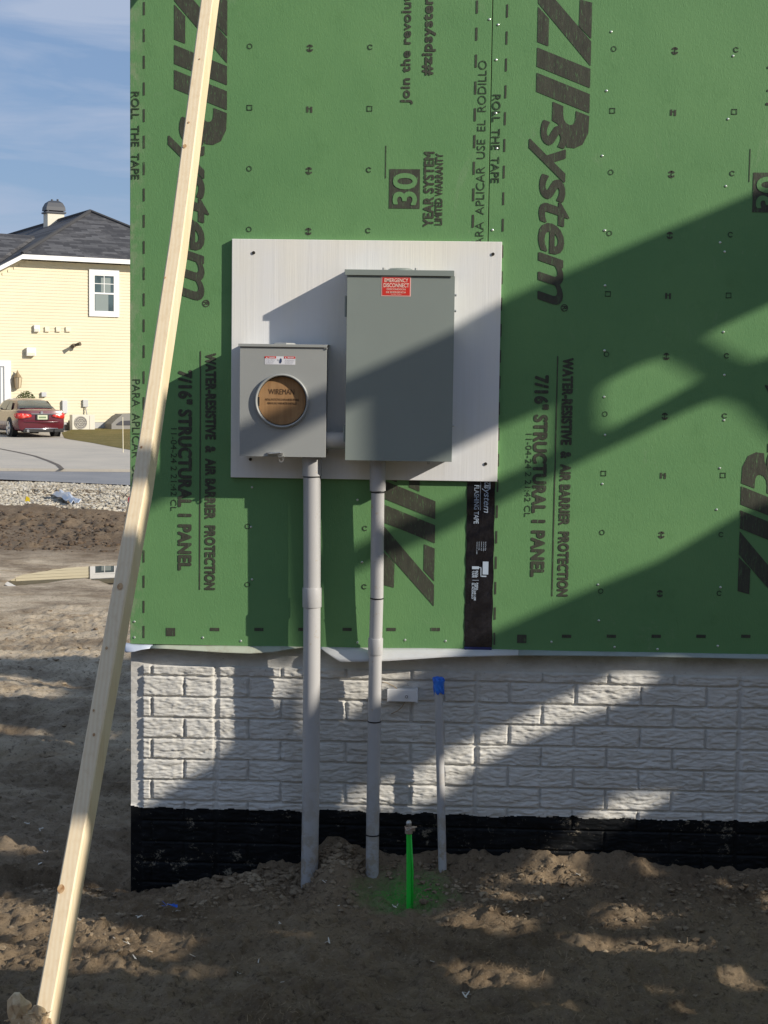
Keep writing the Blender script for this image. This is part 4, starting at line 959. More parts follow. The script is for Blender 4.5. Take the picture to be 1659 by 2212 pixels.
def reg_mound(r, n):
    x = np.interp(r.rand(n), [0, .55, 1], [W(380, 1900).x, W(640, 1900).x, W(780, 1900).x]); return np.stack([x+r.normal(0, .02, n), 5.285-np.abs(r.normal(0, .07, n))], 1)
scatter('mound_clods', 1100, reg_mound, lambda r, p: .004+.014*r.rand()**3, CL, 'crumbly heap of clods banked round the two thicker conduits', 'soil', seed=5)
def reg_left(r, n): return np.stack([r.uniform(-3.4, -.8, n), r.uniform(5.3, 12.5, n)], 1)
scatter('scattered_clods', 900, reg_left, lambda r, p: .004+.02*r.rand()**5, CL, 'small clods strewn over the track left of the house', 'soil', seed=8, flat=.45)
# gravel
m = M('pale_gravel', (.42, .375, .29), .85); m.mix((.27, .23, .17), m.ramp(m.noise(2.5, 2, .5), .45, .6)); m.mix((.55, .52, .45), m.mul(m.ramp(m.noise(7, 2, .5), .5, .6), .7)); GRV = m.m
def reg_gravel(r, n):
    x = r.uniform(-8.4, -2.2, n*3); y = r.uniform(19.6, 29.2, n*3); k = fbm(x*.7, y*.5, 3, 91)+ss(20.2, 24.5, y)*.9+.12*(x+8)/6*0
    ok = (k+r.uniform(-.12, .12, n*3) > .22) & (y < near_l(x)-.02) & (x/y > -.32) & (x/y < -.15); return np.stack([x, y], 1)[ok][:n]
scatter('gravel', 12000, reg_gravel, lambda r, p: .014+.026*r.rand()**1.5, GRV, 'band of pale crushed stone along the near side of the road', 'gravel', seed=9, flat=.7)
def reg_rut(r, n): return np.stack([r.uniform(-6.8, -2.4, n), r.uniform(16.2, 20.6, n)], 1)
MUD = M('dark_mud', (.125, .085, .052), .9); MUD.mix((.07, .048, .03), MUD.ramp(MUD.noise(3, 4), .4, .6)); MUD = MUD.m
scatter('mud_lumps', 2600, reg_rut, lambda r, p: .010+.035*r.rand()**3, MUD, 'dark lumps of churned mud in the ruts by the gravel', 'mud', seed=12)
# straw and roots
def straw():
    rnd = random.Random(21); b = MB()
    for i in range(3200):
        if rnd.random() < .85: x = rnd.uniform(-1.3, 1.4); y = rnd.uniform(4.0, 5.25)
        else: x = rnd.uniform(-2.2, -.95); y = rnd.uniform(5.2, 8)
        a = rnd.uniform(0, 3.14); l = rnd.uniform(.004, .020)*(1 if rnd.random() < .97 else 3.2); r_ = rnd.uniform(.0004, .0009); bend = rnd.uniform(-.4, .4)
        pts = []
        for k in range(4):
            s = k/3-.5; px_ = x+math.cos(a+bend*s)*l*s; py_ = y+math.sin(a+bend*s)*l*s; pts.append((px_, py_))
        hs = height(np.array([p[0] for p in pts]), np.array([p[1] for p in pts])); lift = rnd.uniform(.001, .006)
        b.tube([(p[0], p[1], float(h)+lift*(1+k*.6)) for k, (p, h) in enumerate(zip(pts, hs))], r_, 4)
    m = M('dry_straw', (.34, .25, .15), .8); m.mix((.12, .08, .045), m.ramp(m.noise(5, 3), .4, .6)); tag(b.build('straw', m.m), 'dry straw, roots and twigs strewn on the soil', 'straw', kind='stuff')
straw()
def scraps():
    rnd = random.Random(5); b = MB(); spots = [(712, 1868), (727, 1975), (708, 2052), (845, 1975), (855, 1965), (700, 1935), (300, 1990), (250, 2033), (275, 2047), (330, 2060), (290, 2088), (362, 1948), (380, 1972), (520, 2100), (560, 2075), (420, 2070), (170, 1985), (1098, 1985), (1470, 2048), (1215, 1970), (1250, 1925), (1660, 1905), (60, 1890), (90, 1870), (100, 1850), (59, 1790), (85, 1792), (600, 2010), (940, 2090), (800, 1925), (1010, 2150), (610, 2150)]
    for a, c in spots:
        p = G(a, c, 0); p.z = hz(p.x, p.y)+.004
        for k in range(rnd.randint(1, 4)):
            s = rnd.uniform(.0025, .0065); q = rnd.uniform(0, 6.28); d = Vector((math.cos(q), math.sin(q), rnd.uniform(0, .6)))*s*1.6; e = Vector((-math.sin(q), math.cos(q), rnd.uniform(-.3, .5)))*s*.45
            o_ = p+Vector((rnd.uniform(-.01, .01), rnd.uniform(-.01, .01), rnd.uniform(0, .004))); b.prism([o_-d-e, o_+d-e*.6, o_+d*1.2+e*.4, o_-d*.6+e], (0, 0, .0012))
    tag(b.build('wood_scraps', M('pale_scrap', (.62, .58, .50), .7).m), 'pale wood shavings and paper crumbs dotted over the soil', 'scraps', kind='stuff')
scraps()
# blue tape scrap by the corner
p = G(363, 1956, 0); p.z = hz(p.x, p.y); b = MB(); rnd = random.Random(2)
for k in range(9):
    o_ = p+Vector((rnd.uniform(-.018, .018), rnd.uniform(-.012, .012), .006+rnd.uniform(0, .014))); q = rnd.uniform(0, 3.1); d = Vector((math.cos(q), math.sin(q)*.6, rnd.uniform(-.3, .5)))*.013; e = Vector((-math.sin(q)*.6, math.cos(q)*.5, .6))*.007
    b.prism([o_-d-e, o_+d-e, o_+d+e*.7, o_-d*.8+e], (0, .001, .0006))
tag(b.build('tape_scrap', BLUE), 'crumpled scrap of blue tape on the soil below the tarred corner', 'tape scrap')
# pebbles by name
p = G(1187, 2020, 0)

# ================================================================ SMALL MARKERS FAR LEFT
def pole(px, y0, y1, Y, r_, mat, name, parent): 
    a = W(px[0], y0, Y); c = W(px[1], y1, Y); b = MB(); b.tube([c, a], r_, 8); return b.build(name, mat, parent)
FLW = M('weathered_lath', (.50, .36, .22), .8).m; RED = M('pink_ribbon', (.75, .06, .07), .5).m; YEL = M('yellow_flagging', (.75, .55, .02), .5).m
p = GP(272, 1116); root = empty('survey_stake', p, 'leaning lath with a pink red ribbon at the edge of the gravel', 'survey stake')
pole((283, 271), 1074, 1117, p.y, .018, FLW, 'lath', root)
b = MB(); q = W(284, 1070, p.y-.02); 
for k in range(5): e = Vector((.05*math.cos(k*1.3), .03*math.sin(k*2), .05*math.sin(k*1.3+1))); b.prism([q+e*.2, q+e+Vector((.05, 0, -.01)), q+e*1.4+Vector((.02, 0, -.07)), q+Vector((-.05, 0, -.04))], (0, .012, .004))
b.build('ribbon', RED, root)
p = GP(55, 1098); root = empty('marker_flag', p, 'small yellow marker flag in the mud left of the gravel', 'marker flag')
pole((55, 57), 1076, 1100, p.y, .006, FLW, 'wire_stem', root)
b = MB(); q = W(57, 1076, p.y-.01); b.prism([q+Vector((0, 0, .03)), q+Vector((.05, 0, .0)), q+Vector((.045, 0, -.12)), q+Vector((-.045, 0, -.17)), q+Vector((-.02, 0, -.05))], (0, .006, 0)); b.build('flag', YEL, root)
p = GP(130, 1098); m = M('grey_sheeting', (.50, .54, .60), .3); b = MB(); rnd = random.Random(9)
nx_ = 9
for i in range(nx_):
    for j in range(5):
        q = GP(113+i*5+j*2, 1080+i*3.4-j*3.4*0, 0); b.v.append((q.x, q.y+j*.10, hz(q.x, q.y+j*.1)+.06+.05*rnd.random()+.05*math.sin(j*2.2)))
b.f = [(i*5+j, (i+1)*5+j, (i+1)*5+j+1, i*5+j+1) for i in range(nx_-1) for j in range(4)]
o = b.build('plastic_sheet', m.m); mo = o.modifiers.new('s', 'SOLIDIFY'); mo.thickness = .01; tag(o, 'crumpled scrap of bluish grey plastic sheeting on the gravel', 'plastic sheet')
p = GP(266, 982); root = empty('lawn_stake', p, 'thin pale stake standing in the lawn by the driveway edge', 'stake'); b = MB(); a = W(265, 901, p.y); b.tube([p, Vector((a.x, a.y, a.z))], .011, 8); b.build('shaft', M('pale_lath', (.75, .68, .50), .7).m, root)

# ================================================================ THE YELLOW HOUSE
HA = R(30); E1 = Vector((math.cos(HA), math.sin(HA), 0)); E2 = Vector((-math.sin(HA), math.cos(HA), 0)); UP = Vector((0, 0, 1))
H0 = W(283, 926, 58.0)                         # right foot of the wall
def HL(px, py, e2=0.0):                        # house-local (u along wall, height) of a seen point on plane e2
    p = WP(px, py, H0+E2*e2, E2); d = p-H0; return d.dot(E1), d.z
def HW(u, v, e2=0.0): return H0+E1*u+E2*e2+UP*v
yh = empty('yellow_house', H0, 'two storey yellow house with white trim and dark shingled roof behind the road', 'house')
SPC = .115
OH = -.45; KU, KZ = HL(48, 548, OH); AA = 3.6; AU, AZ_ = HL(195, 457, AA); SLP = (AZ_-KZ)/(AU-KU); UE = 2*AU-KU-.45
def siding():
    m = M('yellow_siding', (.70, .63, .45), .55, spec=.3); m.mix((.67, .60, .42), m.ramp(m.noise(.6, 4), .4, .7))
    oh = OH; ku, kz, sl = KU, KZ, SLP; kt = kz-.30
    b = MB(); u1 = UE
    for i in range(80):
        z0 = i*SPC+.25; z1 = z0+SPC; zm_ = z1
        if z1 > kt+.12: break
        u0 = max(-14.0, ku-(kt-z1)/sl+.05) if z1 > kt-6 else -14.0
        b.add([HW(u0, z0, -.014), HW(u1, z0, -.014), HW(u1, z1, 0), HW(u0, z1, 0)], [(0, 1, 2, 3)]); b.add([HW(u0, z0, 0), HW(u1, z0, 0), HW(u1, z0, -.014), HW(u0, z0, -.014)], [(0, 1, 2, 3)])
    b.prism([HW(-14, .2, .02), HW(UE, .2, .02), HW(UE, kt+.1, .02), HW(ku, kt+.1, .02), HW(ku-7, kt+.1-sl*7, .02), HW(-14, kt+.1-sl*7, .02)], E2*.05)
    b.add([HW(UE, 0, 0), HW(UE, 0, 9), HW(UE, kt, 9), HW(UE, kt, 0)], [(0, 1, 2, 3)])
    b.build('siding_wall', m.m, yh)
siding()
WT = M('white_trim', (.80, .80, .78), .5).m
m = M('foundation_grey', (.45, .45, .44), .8); b = MB(); b.obox(HW(-14, -.6, .0), E1*(14+UE), E2*.3, UP*.86); b.build('plinth', m.m, yh)
b = MB(); b.obox(HW(UE-.08, 0.2, -.04), E1*.10, E2*.12, UP*5.3); b.build('corner_board', WT, yh)
# roof, a clipped gable: hip face towards us, main slopes left and right
def roof():
    m = M('dark_shingles', (.05, .05, .05), .9); br = m.n('ShaderNodeTexBrick'); br.inputs['Scale'].default_value = 1.0; br.inputs['Brick Width'].default_value = .55; br.inputs['Row Height'].default_value = .14; br.inputs['Mortar Size'].default_value = .004
    br.inputs['Color1'].default_value = (.04, .04, .044, 1); br.inputs['Color2'].default_value = (.13, .13, .135, 1); br.inputs['Mortar'].default_value = (.03, .03, .03, 1); br.inputs['Bias'].default_value = -.3
    cmb = m.n('ShaderNodeCombineXYZ'); vd = m.n('ShaderNodeVectorMath'); vd.operation = 'DOT_PRODUCT'; m.l(m.tc.outputs['Object'], vd.inputs[0]); vd.inputs[1].default_value = E1[:]
    vd2 = m.n('ShaderNodeVectorMath'); vd2.operation = 'DOT_PRODUCT'; m.l(m.tc.outputs['Object'], vd2.inputs[0]); vd2.inputs[1].default_value = E2[:]
    sp_ = m.n('ShaderNodeSeparateXYZ'); m.l(m.tc.outputs['Object'], sp_.inputs[0]); m.l(vd.outputs['Value'], cmb.inputs['X'])
    ad_ = m.n('ShaderNodeMath'); ad_.operation = 'ADD'; m.l(sp_.outputs['Z'], ad_.inputs[0]); m.l(sp_.outputs['Z'], ad_.inputs[1]); m.l(ad_.outputs[0], cmb.inputs['Y']); m.l(cmb.outputs[0], br.inputs['Vector'])
    m.mix(br.outputs['Color'], 1.0); m.mix((.15, .145, .14), m.mul(m.ramp(m.noise(3, 5, .7), .5, .75), .5))
    oh = -.45
    ku, kz, sl = KU, KZ, SLP
    K = HW(ku, kz, oh)
    # apex lies on the left slope, seen at 195,457
    n = Vector(E1*(-sl)+UP).normalized(); au, aa, az_ = AU, AA, AZ_; A = HW(au, az_, aa)
    K2 = HW(2*au-ku, kz, oh); rb = HW(au, az_, 20)
    ll = 7.0
    Lb = HW(ku-ll, kz-sl*ll, oh); Lb2 = HW(ku-ll, kz-sl*ll, 20); Rb = HW(2*au-ku+ll, kz-sl*ll, oh); Rb2 = HW(2*au-ku+ll, kz-sl*ll, 20)
    b = MB(); b.prism([K, K2, A], (0, 0, -.06)); b.prism([K, A, rb, Lb2, Lb], (0, 0, -.06)); b.prism([A, K2, Rb, Rb2, rb], (0, 0, -.06)); o = b.build('roof', m.m, yh)
    # ridge caps
    b = MB()
    for p, q in ((K, A), (K2, A), (A, rb)): b.tube([p+UP*.02, q+UP*.02], .07, 6)
    b.build('ridge_cap', M('ridge_shingle', (.05, .05, .052), .9).m, o)
    # white fascia level and raking, soffit
    fz = (kz-HL(48, 558, oh)[1]); b = MB()
    b.obox(K+E2*-.03-UP*(fz+.02), (K2-K), E2*.03, UP*fz)
    b.prism([K-UP*.03-E2*.03, K-UP*(fz+.02)-E2*.03, Lb-UP*(fz+.02)-E2*.03, Lb-UP*.03-E2*.03], E2*.03)
    b.build('fascia', WT, yh)
    b = MB(); b.add([K-UP*fz, K2-UP*fz, HW(2*au-ku, kz-fz, .02), HW(ku, kz-fz, .02)], [(0, 1, 2, 3)]); b.add([K-UP*fz, HW(ku, kz-fz, .02), HW(ku-ll, kz-fz-sl*ll, .02), Lb-UP*fz], [(0, 1, 2, 3)]); b.build('soffit', WT, yh)
    # gable wall piece filling between siding top and soffit is covered by the siding itself
    # cross roof lower left
    c0_ = HL(-30, 505, 6); c1_ = HL(76, 515, 6); c2_ = HL(-30, 600, 1.0); 
    p0 = HW(c0_[0], c0_[1], 6); p1 = WP(76, 515, K+n*.02, n); p2 = WP(-30, 588, K+n*.02, n); p0b = WP(-30, 508, p1+UP*.05, (E2-UP*1.0).normalized())
    b = MB(); b.prism([p2, p1, p0b], n*.12); b.build('cross_roof', m.m, yh)
    # chimney
    E2C = 8.0; pc_ = WP(122, 474, H0+E2*E2C, E2); cu_ = (pc_-H0).dot(E1); cz_ = pc_.z-H0.z; k = (pc_-CAMLOC).dot(FV)/F_PX; wch = 1.0*48*k
    CW_ = lambda a, c, v: HW(cu_+a*wch, cz_+v*k, E2C+c*wch)
    ch = MB(); ch.obox(CW_(-.40, 0, -90), E1*.76*wch, E2*.7*wch, UP*(90+13)*k); cho = ch.build('chimney', M('chimney_cream', (.70, .66, .54), .7).m, o)
    b = MB(); b.obox(CW_(-.47, -.07, 13.2), E1*.90*wch, E2*.84*wch, UP*3.2*k)
    for a, c in ((-.40, 0), (.30, 0), (-.40, .6), (.30, .6)): b.obox(CW_(a, c, 16.4), E1*.06*wch, E2*.06*wch, UP*5*k)
    prof = [(.44, 19), (.42, 27), (.33, 36), (.20, 40.5), (.02, 41.5)]
    mid = CW_(-.02, .35, 0)
    for i in range(len(prof)-1):
        (r0_, z0_), (r1_, z1_) = prof[i], prof[i+1]
        for q in range(4):
            cs = [(-1, -1), (1, -1), (1, 1), (-1, 1)]; s0, s1 = cs[q], cs[(q+1) % 4]
            b.add([mid+E1*s0[0]*r0_*wch+E2*s0[1]*r0_*.85*wch+UP*z0_*k, mid+E1*s1[0]*r0_*wch+E2*s1[1]*r0_*.85*wch+UP*z0_*k, mid+E1*s1[0]*r1_*wch+E2*s1[1]*r1_*.85*wch+UP*z1_*k, mid+E1*s0[0]*r1_*wch+E2*s0[1]*r1_*.85*wch+UP*z1_*k], [(0, 1, 2, 3)])
    b.tube([mid+E1*.18*wch+UP*38*k, mid+E1*.18*wch+UP*45*k], .05, 6); b.tube([mid-E1*.08*wch+UP*40*k, mid-E1*.08*wch+UP*44*k], .05, 6)
    b.build('chimney_cap', M('dark_metal_cap', (.05, .055, .065), .5).m, cho)
roof()
# window
def glassmat(name, c): m = M(name, c, .12, spec=.6); m.mix(tuple(v*1.8 for v in c), m.ramp(m.noise(1.2, 3), .45, .6)); return m.m
def hrect(b, x0, y0, x1, y1, e, dep=.03):      # a block on the yellow wall covering a seen rectangle
    u0, v1 = HL(x0, (y0+y1)/2, e)[0], HL((x0+x1)/2, y0, e)[1]; u1, v0 = HL(x1, (y0+y1)/2, e)[0], HL((x0+x1)/2, y1, e)[1]
    b.obox(HW(u0, v0, e), E1*(u1-u0), E2*dep, UP*(v1-v0)); return u0, u1, v0, v1
b = MB(); u0, u1, v0, v1 = hrect(b, 193, 582, 257.5, 684, -.07, .06); b.f = []; b.v = []
tw = .15
b.obox(HW(u0, v0, -.07), E1*(u1-u0), E2*.05, UP*tw); b.obox(HW(u0, v1-tw*1.2, -.07), E1*(u1-u0), E2*.05, UP*tw*1.2); b.obox(HW(u0, v0+tw, -.07), E1*tw, E2*.05, UP*(v1-v0-2.2*tw)); b.obox(HW(u1-tw, v0+tw, -.07), E1*tw, E2*.05, UP*(v1-v0-2.2*tw))
win = b.build('window', WT, yh)
b = MB(); a0, a1, c0_, c1_ = u0+tw, u1-tw, v0+tw, v1-1.2*tw; fw = .055
for (xa, xb, za, zb2) in ((a0, a1, c0_, c0_+fw), (a0, a1, c1_-fw, c1_), (a0, a0+fw, c0_+fw, c1_-fw), (a1-fw, a1, c0_+fw, c1_-fw), (a0+fw, a1-fw, (c0_+c1_)/2-.03, (c0_+c1_)/2+.03)): b.obox(HW(xa, za, -.058), E1*(xb-xa), E2*.03, UP*(zb2-za))
xm = (a0+a1)/2; zm = (c0_+c1_)/2
b.obox(HW(xm-.012, zm+.03, -.050), E1*.024, E2*.01, UP*(c1_-fw-zm-.03)); b.obox(HW(a0+fw, (zm+c1_)/2-.01, -.0505), E1*(a1-a0-2*fw), E2*.01, UP*.024)
b.build('sash', WT, win)
b = MB(); b.obox(HW(a0+fw, c0_+fw, -.035), E1*(a1-a0-2*fw), E2*.008, UP*(c1_-c0_-2*fw)); b.build('pane', glassmat('window_glass', (.04, .06, .065)), win)
b = MB(); b.obox(HW(a0+fw+.03, c0_+fw, -.0385), E1*(a1-a0-2*fw)*.68, E2*.003, UP*(zm-c0_-fw-.04)); b.obox(HW(a0+fw+.25, zm+.05, -.0385), E1*(a1-a0-2*fw)*.5, E2*.003, UP*(c1_-zm-fw-.12)); b.build('curtain', M('grey_curtain', (.22, .26, .25), .8).m, win)
# entry at the far left
b = MB(); u0, u1, v0, v1 = hrect(b, -20, 779, 24, 930, -.08, .06); b.v = []; b.f = []
b.obox(HW(u1-.24, 0, -.08), E1*.24, E2*.07, UP*v1); b.obox(HW(u0, v1-.2, -.08), E1*(u1-u0-.24), E2*.07, UP*.2); dr = b.build('door', WT, yh)
b = MB(); b.obox(HW(u0, .0, -.05), E1*(u1-u0-.24), E2*.03, UP*(v1-.2)); b.build('door_leaf', M('door_grey', (.32, .34, .36), .5).m, dr)
b = MB(); b.obox(HW(u1-.36, .0, -.062), E1*.06, E2*.01, UP*(v1-.25)); b.build('door_rail', WT, dr)
# vents
VG = 'small white vents in a row high on the yellow wall'
VL = ['leftmost and largest of the four small vents high on the yellow wall', 'second from the left of the four small vents on the yellow wall', 'third from the left of the four small vents on the yellow wall', 'rightmost of the four small vents on the yellow wall']
CRM = M('cream_vent', (.78, .70, .52), .5).m
for k, (a, c, e, s) in enumerate(((84, 703, 93, 714), (99, 706, 108, 715), (117, 707, 125, 716), (132, 707, 141, 716))[0:4] if 0 else ((84, 704, 92, 715), (112-9, 706, 112, 716), (131-9, 707, 131, 717), (148-6, 707, 156-5, 717))):
    a_, e_ = (74, 86) if k == 0 else ((97, 107), (0, 0), (0, 0))[0] if k == 1 else ((121, 131) if k == 2 else (142, 153))
    r_ = MB(); u0, u1, v0, v1 = hrect(r_, a_, 702 if k == 0 else 706, e_, 717, -.13 if k == 0 else -.07, .1 if k == 0 else .05)
    root = empty('wall_vent', HW((u0+u1)/2, v0, -.05), VL[k], 'vent', VG); r_.build('hood', WT if k == 0 else CRM, root, bevel=.01)
    b = MB(); b.obox(HW(u0+.03, v0+.02, -.145 if k == 0 else -.078), E1*(u1-u0-.06), E2*.01, UP*(v1-v0)*.35); b.build('flap', CRM, root)
b = MB(); u0, u1, v0, v1 = hrect(b, 58, 751, 78, 769, -.2, .16); root = empty('dryer_vent', HW(u0, v0, 0), 'square white vent hood alone on the yellow wall left of the lamp heads', 'vent'); b.build('hood', WT, root, bevel=.015)
b = MB(); b.obox(HW(u0+.04, v0+.03, -.212), E1*(u1-u0-.08), E2*.012, UP*.1); b.build('flap', CRM, root)
# floodlight
p = WP(160, 746, H0+E2*-.1, E2); root = empty('floodlight', p, 'dark twin head security light on the yellow wall', 'floodlight'); BZ = M('bronze_metal', (.10, .075, .05), .5).m
b = MB(); b.tube([p+E2*.1, p-E2*.06], .07, 10); b.build('base', BZ, root); b = MB(); b.tube([p-E2*.05, p-E2*.25+E1*.16+UP*.06], [.045, .075], 10); b.build('lamp_head', BZ, root); b = MB(); b.tube([p-E2*.05, p-E2*.25-E1*.14-UP*.06], [.045, .075], 10); b.build('lamp_head', BZ, root)
# carriage lantern
p = WP(38, 822, H0+E2*-.16, E2); root = empty('wall_lantern', p, 'brass carriage lantern on the yellow wall beside the white door trim', 'wall lantern'); BR = M('aged_brass', (.30, .22, .12), .45, metal=.4).m
b = MB(); b.tube([p+UP*-.30, p+UP*-.26, p+UP*.12, p+UP*.16], [.05, .11, .15, .02], 6); b.build('lamp_glass', M('frosted_glass', (.55, .45, .30), .3).m, root)
b = MB(); b.tube([p+UP*.12, p+UP*.24, p+UP*.34], [.17, .08, .015], 6); b.tube([p+E2*.16+UP*.2, p+UP*.38, p+UP*.3], .018, 6)
for k in range(6): q = Vector((math.cos(k*1.047), math.sin(k*1.047), 0)); b.tube([p+q*.115-UP*.26, p+q*.16+UP*.12], .012, 4)
b.build('lamp_frame', BR, root)
# outdoor unit
def acunit():
    e = -1.0; u0, v1 = HL(182.5, 896, e)[0], HL(210, 896, e)[1]; u1 = HL(240-1, 896, e)[0]; v0 = HL(210, 932, e)[1]
    a = HL(184, 914, e)[0]; c = HL(238, 914, e)[0]
    root = empty('heat_pump_unit', HW((a+c)/2, v0, e), 'cream outdoor heat pump unit with a round grey fan grille at the house foot', 'air conditioner'); 
    return root
a = HL(156, 912, -1.0)[0]; c = HL(205, 912, -1.0)[0]; v1 = HL(180, 896, -1.0)[1]; v0 = HL(180, 930, -1.0)[1]
root = empty('heat_pump_unit', HW((a+c)/2, v0, -1.0), 'cream outdoor heat pump unit with a round grey fan grille at the house foot', 'air conditioner')
CRB = M('cream_enamel', (.66, .62, .52), .5).m
b = MB(); b.obox(HW(a, v0, -1.0), E1*(c-a), E2*.34, UP*(v1-v0)); b.build('casing', CRB, root, bevel=.012)
fu = a+(c-a)*.37; fv = (v0+v1)/2; fr_ = (v1-v0)*.42; b = MB(); ctr = HW(fu, fv, -1.012)
b.ngon([ctr+E1*fr_*math.cos(2*math.pi*i/28)+UP*fr_*math.sin(2*math.pi*i/28) for i in range(28)]); fg = b.build('fan_grille', M('fan_grey', (.20, .19, .18), .6).m, root)
b = MB()
for k in range(3):
    rr = fr_*(.35+.3*k); pts = [ctr-E2*.01+E1*rr*math.cos(2*math.pi*i/24)+UP*rr*math.sin(2*math.pi*i/24) for i in range(25)]; b.tube(pts, .007, 4)
for k in range(8): b.tube([ctr-E2*.012, ctr-E2*.012+E1*fr_*math.cos(k*.785)+UP*fr_*math.sin(k*.785)], .005, 4)
b.build('grille_wires', CRB, fg); b = MB(); b.obox(HW(a+(c-a)*.76, v0+.02, -1.006), E1*.012, E2*.01, UP*(v1-v0-.05)); b.build('panel_seam', M('seam_grey', (.3, .28, .24), .7).m, root)
# disconnect box on the wall with whip
b = MB(); u0, u1, v0_, v1_ = hrect(b, 180-.5, 863.5, 191, 879, -.1, .1); root = empty('wall_switch_box', HW(u0, v0_, 0), 'small grey box with a cable on the yellow wall above the heat pump', 'electrical box'); b.build('casing', M('pale_grey_box', (.5, .5, .48), .5).m, root, bevel=.01)
b = MB(); b.tube([HW((u0+u1)/2, v0_, -.07), HW((u0+u1)/2+.03, v0_-.25, -.12), HW((u0+u1)/2+.1, v0_-.5, -.3)], .025, 6); b.build('cable', M('grey_whip', (.35, .34, .32), .6).m, root)
b = MB(); hrect(b, 90, 847, 101, 857, -.12, .12); o = b.build('utility_meter', M('pale_grey_box2', (.5, .51, .52), .5).m, bevel=.01); tag(o, 'pale grey utility box on the yellow wall just above the car roof', 'utility box')
b = MB(); hrect(b, 135, 865, 146, 893, -.12, .12); o = b.build('service_panel', M('pale_grey_box3', (.55, .56, .56), .5).m, bevel=.01); tag(o, 'upright pale grey service panel on the wall right of the car window', 'utility box')
# window well cover
p = HL(262, 900, -.9); q0 = HL(242, 914, -.9); b = MB(); L = [(241, 929), (241, 916), (252, 905), (264, 895), (300, 894), (300, 929)]
b.prism([WP(x_, y_, H0+E2*-.9, E2) for x_, y_ in L], E2*.8); root = empty('window_well', WP(270, 929, H0+E2*-.9, E2), 'low grey sloped window well cover at the foot of the yellow wall', 'window well cover'); b.build('cover', M('weathered_grey', (.24, .23, .21), .7).m, root)
b = MB(); b.prism([WP(x_, y_, H0+E2*-.93, E2) for x_, y_ in [(253, 915), (262, 909), (300, 908), (300, 918), (253, 918)]], E2*.02); b.build('dark_band', M('dark_pane', (.05, .05, .06), .4).m, root)
# bush behind the car and a downpipe of dark fence boards
def bush():
    c = WP(56, 852, H0+E2*-.8, E2); root = empty('clipped_bush', Vector((c.x, c.y, zp(60))), 'clipped green bush against the yellow wall, showing above the car roof', 'bush')
    rnd = random.Random(3); b = MB()
    for i in range(2600):
        d = Vector((rnd.gauss(0, 1), rnd.gauss(0, 1), rnd.gauss(0, 1))).normalized()*rnd.uniform(.75, 1.03); q = c+Vector((d.x*.42, d.y*.4, d.z*.75-.62)); n_ = Vector((rnd.gauss(0, 1), rnd.gauss(0, 1), rnd.gauss(0, 1))).normalized(); t_ = n_.orthogonal().normalized()*.03; s_ = n_.cross(t_).normalized()*.02; b.add([q-t_, q-s_, q+t_, q+s_], [(0, 1, 2, 3)])
    m = M('bush_leaf', (.06, .08, .02), .8); m.mix((.12, .13, .04), m.ramp(m.noise(3, 3), .4, .6)); b.build('leaves', m.m, root)
    b = MB(); b.tube([c-UP*1.9, c-UP*.6], [.04, .02], 6); b.build('stem', M('bush_bark', (.12, .09, .06), .9).m, root)
bush()
def planks():
    p0 = HL(141, 905, -.5)[0]; p1 = HL(155, 905, -.5)[0]; root = empty('timber_screen', HW(p0, 0, -.5), 'short dark slatted timber screen between the car and the heat pump', 'screen')
    vt = HL(150, 903, -.5)[1]; vb = HL(150, 930, -.5)[1]
    for k in range(4):
        b = MB(); hh_ = (vt-vb)*(.45+.18*k); b.obox(HW(p0+(p1-p0)*k/4, vb, -.5), E1*(p1-p0)/5.5, E2*.05, UP*hh_); b.build('board', M('dark_board', (.14, .11, .08), .8).m, root)
planks()

